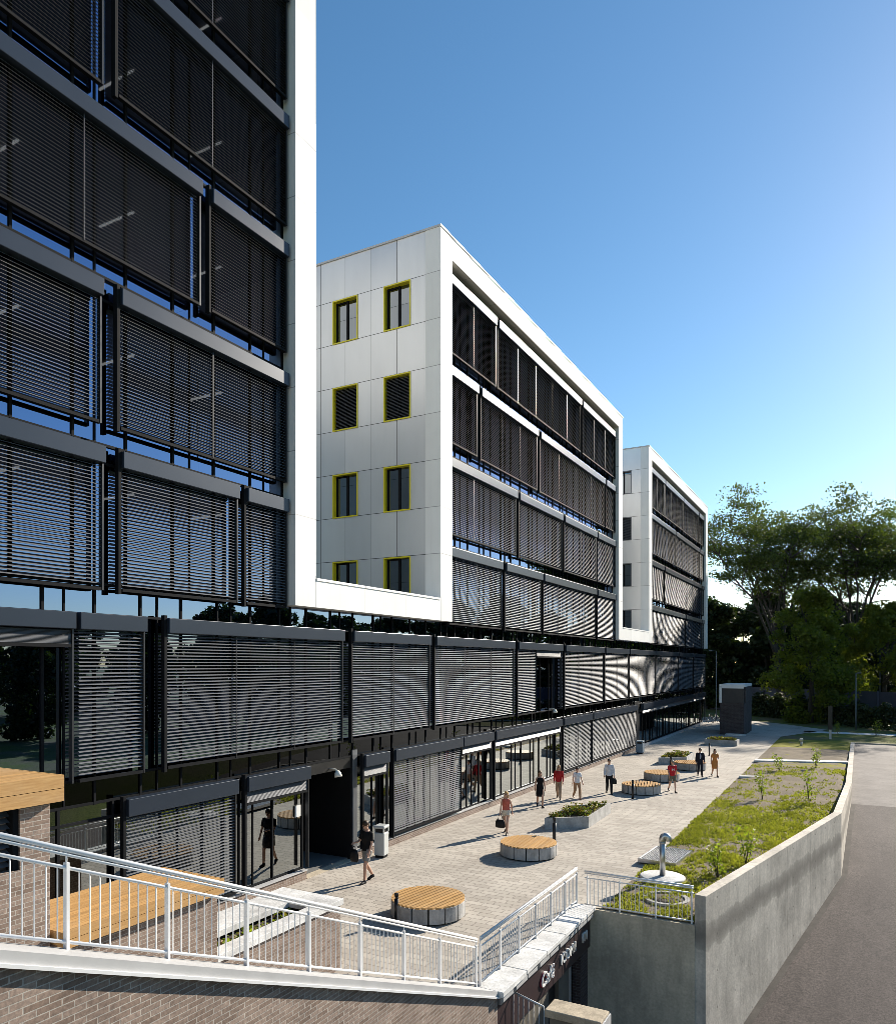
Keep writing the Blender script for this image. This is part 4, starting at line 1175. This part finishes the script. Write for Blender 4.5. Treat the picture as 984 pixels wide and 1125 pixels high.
def person(label, loc, yaw, h, sex='m', stride=16, top='tee', top_c=(.5,.03,.04), bottom='shorts', bot_c=(.3,.3,.28), hair_c=(.05,.035,.02), long_hair=False,
           shoe_c=(.02,.02,.02), arms=((10,15),(-12,15)), head_down=0, bag=None, tint=1.0, jacket=None):
    k = h/1.76
    o = thing('person', label, 'person', loc, yaw, 'people walking on the plaza')
    o.scale = (k,k,k)
    f = sex == 'f'
    SW = .155 if f else .175; HW = .092 if f else .088
    s = R(stride)
    hip = {}; kn = {}; an = {}; toe = {}
    for sd, a, b in ((1, s, s*.15), (-1, -s*.35, -s*1.7)):
        H = Vector((sd*HW,0,.92)); K = H+Vector((sd*.005,-math.sin(a)*.44,-math.cos(a)*.44)); A = K+Vector((0,-math.sin(b)*.42,-math.cos(b)*.42))
        ft = 0 if sd == 1 else R(32)
        T = A+Vector((sd*.03,-.17*math.cos(ft),-.06-.10*math.sin(ft)))
        hip[sd],kn[sd],an[sd],toe[sd] = H,K,A,T
    dz = -min(min(an[q].z-.085 for q in an), min(toe[q].z-.022 for q in toe))
    D = Vector((0,0,dz))
    for dct in (hip,kn,an,toe):
        for q in dct: dct[q] = dct[q]+D
    # arms
    sh_ = {}; el = {}; wr = {}; hd = {}
    for sd, (sw, fl) in ((1,arms[0]),(-1,arms[1])):
        a = R(sw); b = R(sw+fl)
        S_ = Vector((sd*SW,0,1.425))+D; E = S_+Vector((sd*.055,-math.sin(a)*.29,-math.cos(a)*.29)); W = E+Vector((sd*(.01 if fl < 60 else -.09),-math.sin(b)*.25,-math.cos(b)*.25))
        sh_[sd],el[sd],wr[sd] = S_,E,W
    hr = R(head_down); hc = Vector((0,-.02-.08*math.sin(hr),1.635-.02*(1-math.cos(hr))))+D
    bd = MB()
    z = dz
    wst = .125 if f else .150; ch = .150 if f else .178; hp = .170 if f else .160
    bd.rings([(0,0,.84+z,.10,.09),(0,0,.92+z,hp,.115),(0,0,1.0+z,hp-.012,.11),(0,0,1.12+z,wst,.095),(0,-.005,1.28+z,ch,.118 if not f else .125),(0,0,1.38+z,ch+.012,.11),(0,0,1.45+z,.115,.085),(0,0,1.49+z,.06,.06)], 18)
    bd.tube([(0,.005,1.44+z),(0,-.005,1.52+z),hc+Vector((0,.0,-.06))], [.062,.054,.052], 12)
    # head: cranium, jaw, nose, ears
    hb_ = MB(); hb_.ball((0,.012,.015), .078,.098,.105, 16, 11); hb_.ball((0,-.028,-.055), .057,.06,.062, 14, 9); hb_.ball((0,-.098,-.022), .014,.020,.026, 10, 7)
    hb_.ball((.080,.01,-.012), .012,.022,.034, 8, 6); hb_.ball((-.080,.01,-.012), .012,.022,.034, 8, 6); hb_.ball((0,-.083,-.062), .024,.010,.010, 8, 6)
    Rx = Matrix.Rotation(hr, 4, 'X')
    bd.add([Rx @ Vector(p)+hc for p in hb_.v], hb_.f, True)
    for sd in (1,-1):
        bd.tube([hip[sd]+Vector((0,0,.02)), hip[sd].lerp(kn[sd],.5), kn[sd], kn[sd].lerp(an[sd],.35), an[sd]], [.088,.072,.052,.053,.036], 12)
        bd.tube([an[sd]+Vector((0,.045,-.05)), an[sd]+Vector((0,-.02,-.05)), toe[sd]], [.038,.040,.022], 10)
        bd.tube([sh_[sd]+Vector((-sd*.03,0,0)), sh_[sd].lerp(el[sd],.4), el[sd], el[sd].lerp(wr[sd],.4), wr[sd]], [.052,.045,.036,.036,.025], 10)
        d = (wr[sd]-el[sd]).normalized(); fw = Vector((0,-1,0)); fw = (fw-d*fw.dot(d)).normalized(); sx = d.cross(fw)
        pc = wr[sd]+d*.05
        bd.tube([wr[sd], pc, wr[sd]+d*.095], [.026,.038,.036], 8)
        for q, ln in enumerate((.070,.080,.074,.058)):
            r0 = wr[sd]+d*.088+fw*(.027-.018*q); bd.tube([r0, r0+d*ln*.55-sx*sd*.008, r0+d*ln-sx*sd*.026], [.0095,.009,.008], 6)
        r0 = wr[sd]+d*.035+fw*.03; bd.tube([r0, r0+d*.03+fw*.025, r0+d*.062+fw*.028], [.011,.010,.008], 6)
    if tint not in SK: SK[tint] = plain('skin', mul((.50,.29,.20),tint), .5, 0, .06, 6)
    body = remeshed(bd, 'body', SK[tint], o, .0085)
    # eyes and brows
    e = MB()
    for sx in (.03,-.03): e.ball((sx,-.082,.005), .011,.008,.007, 8, 6); e.box(sx-.018,sx+.018,-.094,-.082,.022,.028)
    e.v = [tuple(Rx @ Vector(p)+hc) for p in e.v]; e.build('eyes', M['black'], body)
    # hair
    hm = cloth('hair', hair_c, .5)
    hb2 = MB(); hb2.ball((0,.022,.035), .088,.104,.098, 16, 10)
    if long_hair:
        hb2.ball((0,.07,-.03), .085,.055,.10); hb2.ball((0,.085,-.15), .085,.045,.12)
        hb2.ball((.07,.03,-.08), .03,.05,.13); hb2.ball((-.07,.03,-.08), .03,.05,.13)
    else: hb2.ball((0,.06,-.03), .072,.055,.07)
    hb2.v = [tuple(Rx @ Vector(p)+hc) for p in hb2.v]
    remeshed(hb2, 'hair', hm, o, .012, 2)
    # top
    tm = cloth('top_cloth', top_c)
    t = MB(); g_ = .010 if top != 'coat' else .022
    zl = .90 if top in ('tee','sweater') else (.86 if top == 'coat' else .98)
    if top != 'dress':
        rr_ = [(0,0,zl+z,hp+g_,.118+g_),(0,0,1.0+z,hp-.008+g_,.112+g_),(0,0,1.12+z,wst+g_+.012,.10+g_),(0,-.005,1.28+z,ch+g_,.122+g_),(0,0,1.38+z,ch+.012+g_,.112+g_),(0,0,1.445+z,.125+g_*.5,.088+g_*.5),(0,0,1.475+z,.072,.066)]
    else:
        rr_ = [(0,-.01,.52+z,.20,.17),(0,-.01,.66+z,.205,.175),(0,0,.85+z,hp+.025,.135),(0,0,.95+z,hp+.015,.125),(0,0,1.12+z,wst+.016,.106),(0,-.005,1.28+z,ch+.015,.135),(0,0,1.38+z,ch+.012,.12),(0,0,1.44+z,.11,.09)]
    t.rings(rr_, 18)
    sl = {'tee':.75,'sweater':1.0,'coat':1.0,'tank':0,'dress':.0}[top]
    if jacket == 'short_sleeve': sl = .7
    if sl:
        for sd in (1,-1):
            g2 = g_+.004
            if sl < 1: t.tube([sh_[sd]+Vector((-sd*.05,0,.0)), sh_[sd], sh_[sd].lerp(el[sd],sl)], [.047+g2,.048+g2,.048+g2], 12)
            else: t.tube([sh_[sd]+Vector((-sd*.05,0,.0)), sh_[sd], sh_[sd].lerp(el[sd],.5), el[sd], el[sd].lerp(wr[sd],.5), wr[sd]-(wr[sd]-el[sd]).normalized()*.01], [.046+g2,.047+g2,.042+g2,.036+g2,.033+g2,.027+g2], 12)
    remeshed(t, {'tee':'shirt','sweater':'sweater','coat':'jacket','tank':'top','dress':'dress'}[top], tm, o, .012, 3)
    if top == 'coat':
        v = MB(); v.ball((0,-.142,1.26+z), .05,.014,.17, 12, 9); v.build('shirt_front', cloth('shirt_cloth', (.35,.38,.48)), o)
    if bottom:
        bm_ = cloth('bottom_cloth', bot_c); t = MB()
        t.rings([(0,0,.80+z,.12,.10),(0,0,.90+z,hp+.010,.125),(0,0,1.0+z,hp+.002,.120),(0,0,1.03+z,hp-.005,.115)], 18)
        fr = {'shorts':.72,'hotpants':.38,'trousers':2}[bottom]
        for sd in (1,-1):
            if fr <= 1: t.tube([hip[sd], hip[sd].lerp(kn[sd],.4*fr), hip[sd].lerp(kn[sd],fr)], [.105,.096,.094 if bottom=='shorts' else .10], 14)
            else: t.tube([hip[sd], hip[sd].lerp(kn[sd],.5), kn[sd], kn[sd].lerp(an[sd],.4), an[sd]+Vector((0,0,-.02))], [.102,.088,.070,.066,.056], 14)
        remeshed(t, 'shorts' if fr <= 1 else 'trousers', bm_, o, .012, 3)
    sm_ = cloth('shoe', shoe_c, .5)
    for sd in (1,-1):
        t = MB(); a_, t_ = an[sd], toe[sd]
        t.tube([a_+Vector((0,.055,-.048)), a_+Vector((0,-.01,-.045)), t_.lerp(a_+Vector((0,0,-.05)),.25), t_+Vector((sd*.005,-.02,0))], [.042,.050,.042,.028], 10)
        t.tube([a_+Vector((0,.005,.02)), a_+Vector((0,0,-.05))], [.043,.046], 10)
        remeshed(t, 'shoe', sm_, o, .011, 2)
    return o, {'wrist': wr, 'elbow': el, 'shoulder': sh_, 'dz': dz, 'k': k}

def to_world(o, p): return Matrix.Translation(o.location) @ Matrix.Rotation(o.rotation_euler.z,4,'Z') @ (Vector(p)*o.scale.x)
def hand_bag(label, own, J, sd, size, col, drop=.18):
    p = to_world(own, J['wrist'][sd]+Vector((0,-.02,-.10)))
    w, d, h = size
    o = thing('hand_bag', label, 'bag', (p.x,p.y,p.z), own.rotation_euler.z)
    m = MB(); m.rings([(0,0,-drop-h,w*.42,d*.7),(0,0,-drop-h*.85,w*.5,d),(0,0,-drop-h*.3,w*.47,d*.9),(0,0,-drop,w*.36,d*.4)], 16); m.build('bag_body', cloth('bag_cloth', col, .6), o)
    m = MB(); m.tube([(-w*.22,0,-drop),(-w*.16,0,-drop*.3),(0,0,0),(w*.16,0,-drop*.3),(w*.22,0,-drop)], .011, 6); m.build('handle', cloth('strap_cloth', col, .6), o)
    return o
face = R(28)       # turned towards the camera
o, J = person('man in black tee and grey shorts looking down, walking by the entrance', (-13.0,18.6,0), R(-14), 1.86, 'm', 20, 'tee', (.008,.008,.009), 'shorts', (.25,.245,.23), (.05,.028,.015), False, (.012,.012,.014), ((5,20),(18,75)), 28)
hand_bag('black bag carried by the man in grey shorts', o, J, -1, (.34,.09,.36), (.008,.008,.009), .10)
m = MB(); m.box(-.036,.036,-.004,.004,-.07,.07)
o, J = person('blonde woman in coral top and cream shorts carrying a dark bag', (-11.95,26.51,0), R(6), 1.66, 'f', 22, 'tank', (.52,.13,.09), 'hotpants', (.62,.55,.45), (.45,.27,.10), True, (.03,.02,.015), ((-18,10),(6,8)), 0)
hand_bag('dark tote bag in the hand of the woman in coral top', o, J, -1, (.42,.11,.30), (.012,.011,.012), .20)
o, J = person('woman in a sleeveless black dress walking by the shop windows', (-12.81,32.22,0), R(30), 1.68, 'f', 20, 'dress', (.008,.008,.009), None, (0,0,0), (.16,.085,.035), True, (.015,.012,.012), ((10,12),(-12,10)), 0)
o, J = person('person in red sweater and khaki trousers beside the black dress', (-12.76,34.55,0), R(14), 1.68, 'm', 24, 'sweater', (.42,.02,.022), 'trousers', (.36,.25,.17), (.35,.2,.09), True, (.05,.035,.02), ((14,20),(-14,12)), 0)
o, J = person('person in white tee and tan trousers, centre of the walking group', (-11.97,34.99,0), R(36), 1.58, 'f', 26, 'tee', (.68,.68,.70), 'trousers', (.36,.22,.13), (.04,.025,.018), False, (.35,.25,.18), ((16,25),(-16,10)), 0)
o, J = person('man in pale shirt and black trousers walking behind the group', (-11.04,37.25,0), R(20), 1.78, 'm', 20, 'sweater', (.60,.61,.65), 'trousers', (.012,.012,.014), (.05,.035,.025), False, (.015,.015,.015), ((-6,15),(8,25)), 0)
hand_bag('dark shoulder bag of the man in pale shirt', o, J, 1, (.26,.08,.28), (.02,.018,.016), .02)
o, J = person('man in red tee with white chest mark and olive shorts', (-8.31,39.24,0), R(30), 1.68, 'm', 25, 'tee', (.50,.025,.035), 'shorts', (.14,.135,.10), (.30,.25,.20), False, (.04,.03,.03), ((-14,10),(14,18)), 0)
m = MB()
zc = 1.24+J['dz']
for (a,b,c,d) in ((-.055,-.025,-.07,.07),(.025,.055,-.07,.07),(-.025,.025,-.015,.02)): m.box(a,b,-.151,-.138,zc+c,zc+d)
m.build('chest_mark', M['letters'], o)
o, J = person('man in a dark navy suit walking beside the orange dress', (-8.05,45.58,0), R(16), 1.66, 'm', 20, 'coat', (.012,.014,.026), 'trousers', (.012,.013,.022), (.03,.022,.018), False, (.01,.01,.01), ((8,15),(-8,15)), 0)
o, J = person('woman in a knee length orange dress carrying something on her arm', (-7.26,45.81,0), R(28), 1.63, 'f', 19, 'dress', (.52,.21,.06), None, (0,0,0), (.05,.03,.02), True, (.03,.02,.015), ((18,80),(-8,10)), 0, jacket='short_sleeve')

# ------------------------------------------------------------------ light, sky, camera
el = R(25.0)
sd = Vector((.345,.938,0)).normalized()
sun_dir = Vector((sd.x*math.cos(el), sd.y*math.cos(el), math.sin(el)))
L = bpy.data.lights.new('sun','SUN'); L.energy = 5.0; L.angle = R(.5); L.color = (1.0,.905,.77)
so = bpy.data.objects.new('sun', L); COL.objects.link(so)
so.rotation_euler = sun_dir.to_track_quat('Z','Y').to_euler()
w = bpy.data.worlds.new('World'); scene.world = w; w.use_nodes = True
nt = w.node_tree; nt.nodes.clear()
sk = nt.nodes.new('ShaderNodeTexSky'); sk.sky_type = 'NISHITA'; sk.sun_disc = False
sk.sun_elevation = el; sk.sun_rotation = math.atan2(sun_dir.x, sun_dir.y)
sk.altitude = 100; sk.air_density = 1.0; sk.dust_density = .2; sk.ozone_density = 1.4
bg = nt.nodes.new('ShaderNodeBackground'); bg.inputs[1].default_value = .085
wo = nt.nodes.new('ShaderNodeOutputWorld')
hs = nt.nodes.new('ShaderNodeHueSaturation'); hs.inputs['Saturation'].default_value = 1.24; hs.inputs['Hue'].default_value = .495
nt.links.new(sk.outputs[0], hs.inputs['Color']); nt.links.new(hs.outputs[0], bg.inputs[0]); nt.links.new(bg.outputs[0], wo.inputs[0])

cd = bpy.data.cameras.new('camera'); cam = bpy.data.objects.new('camera', cd); COL.objects.link(cam)
cam.location = (0,0,6.6); cam.rotation_euler = (R(90),0,math.asin(.4808))
cd.sensor_fit = 'HORIZONTAL'; cd.sensor_width = 36; cd.lens = 817/984*36
cd.shift_y = 167.5/984; cd.clip_start = .1; cd.clip_end = 5000
scene.camera = cam
scene.view_settings.view_transform = 'Standard'; scene.view_settings.look = 'None'
scene.view_settings.exposure = .95; scene.view_settings.gamma = 1; scene.view_settings.use_curve_mapping = False
cy = scene.cycles
cy.max_bounces = 8; cy.diffuse_bounces = 3; cy.glossy_bounces = 4; cy.transmission_bounces = 4; cy.transparent_max_bounces = 12
cy.pixel_filter_type = 'BLACKMAN_HARRIS'; cy.filter_width = .6
cy.caustics_reflective = False; cy.caustics_refractive = False; cy.use_denoising = True
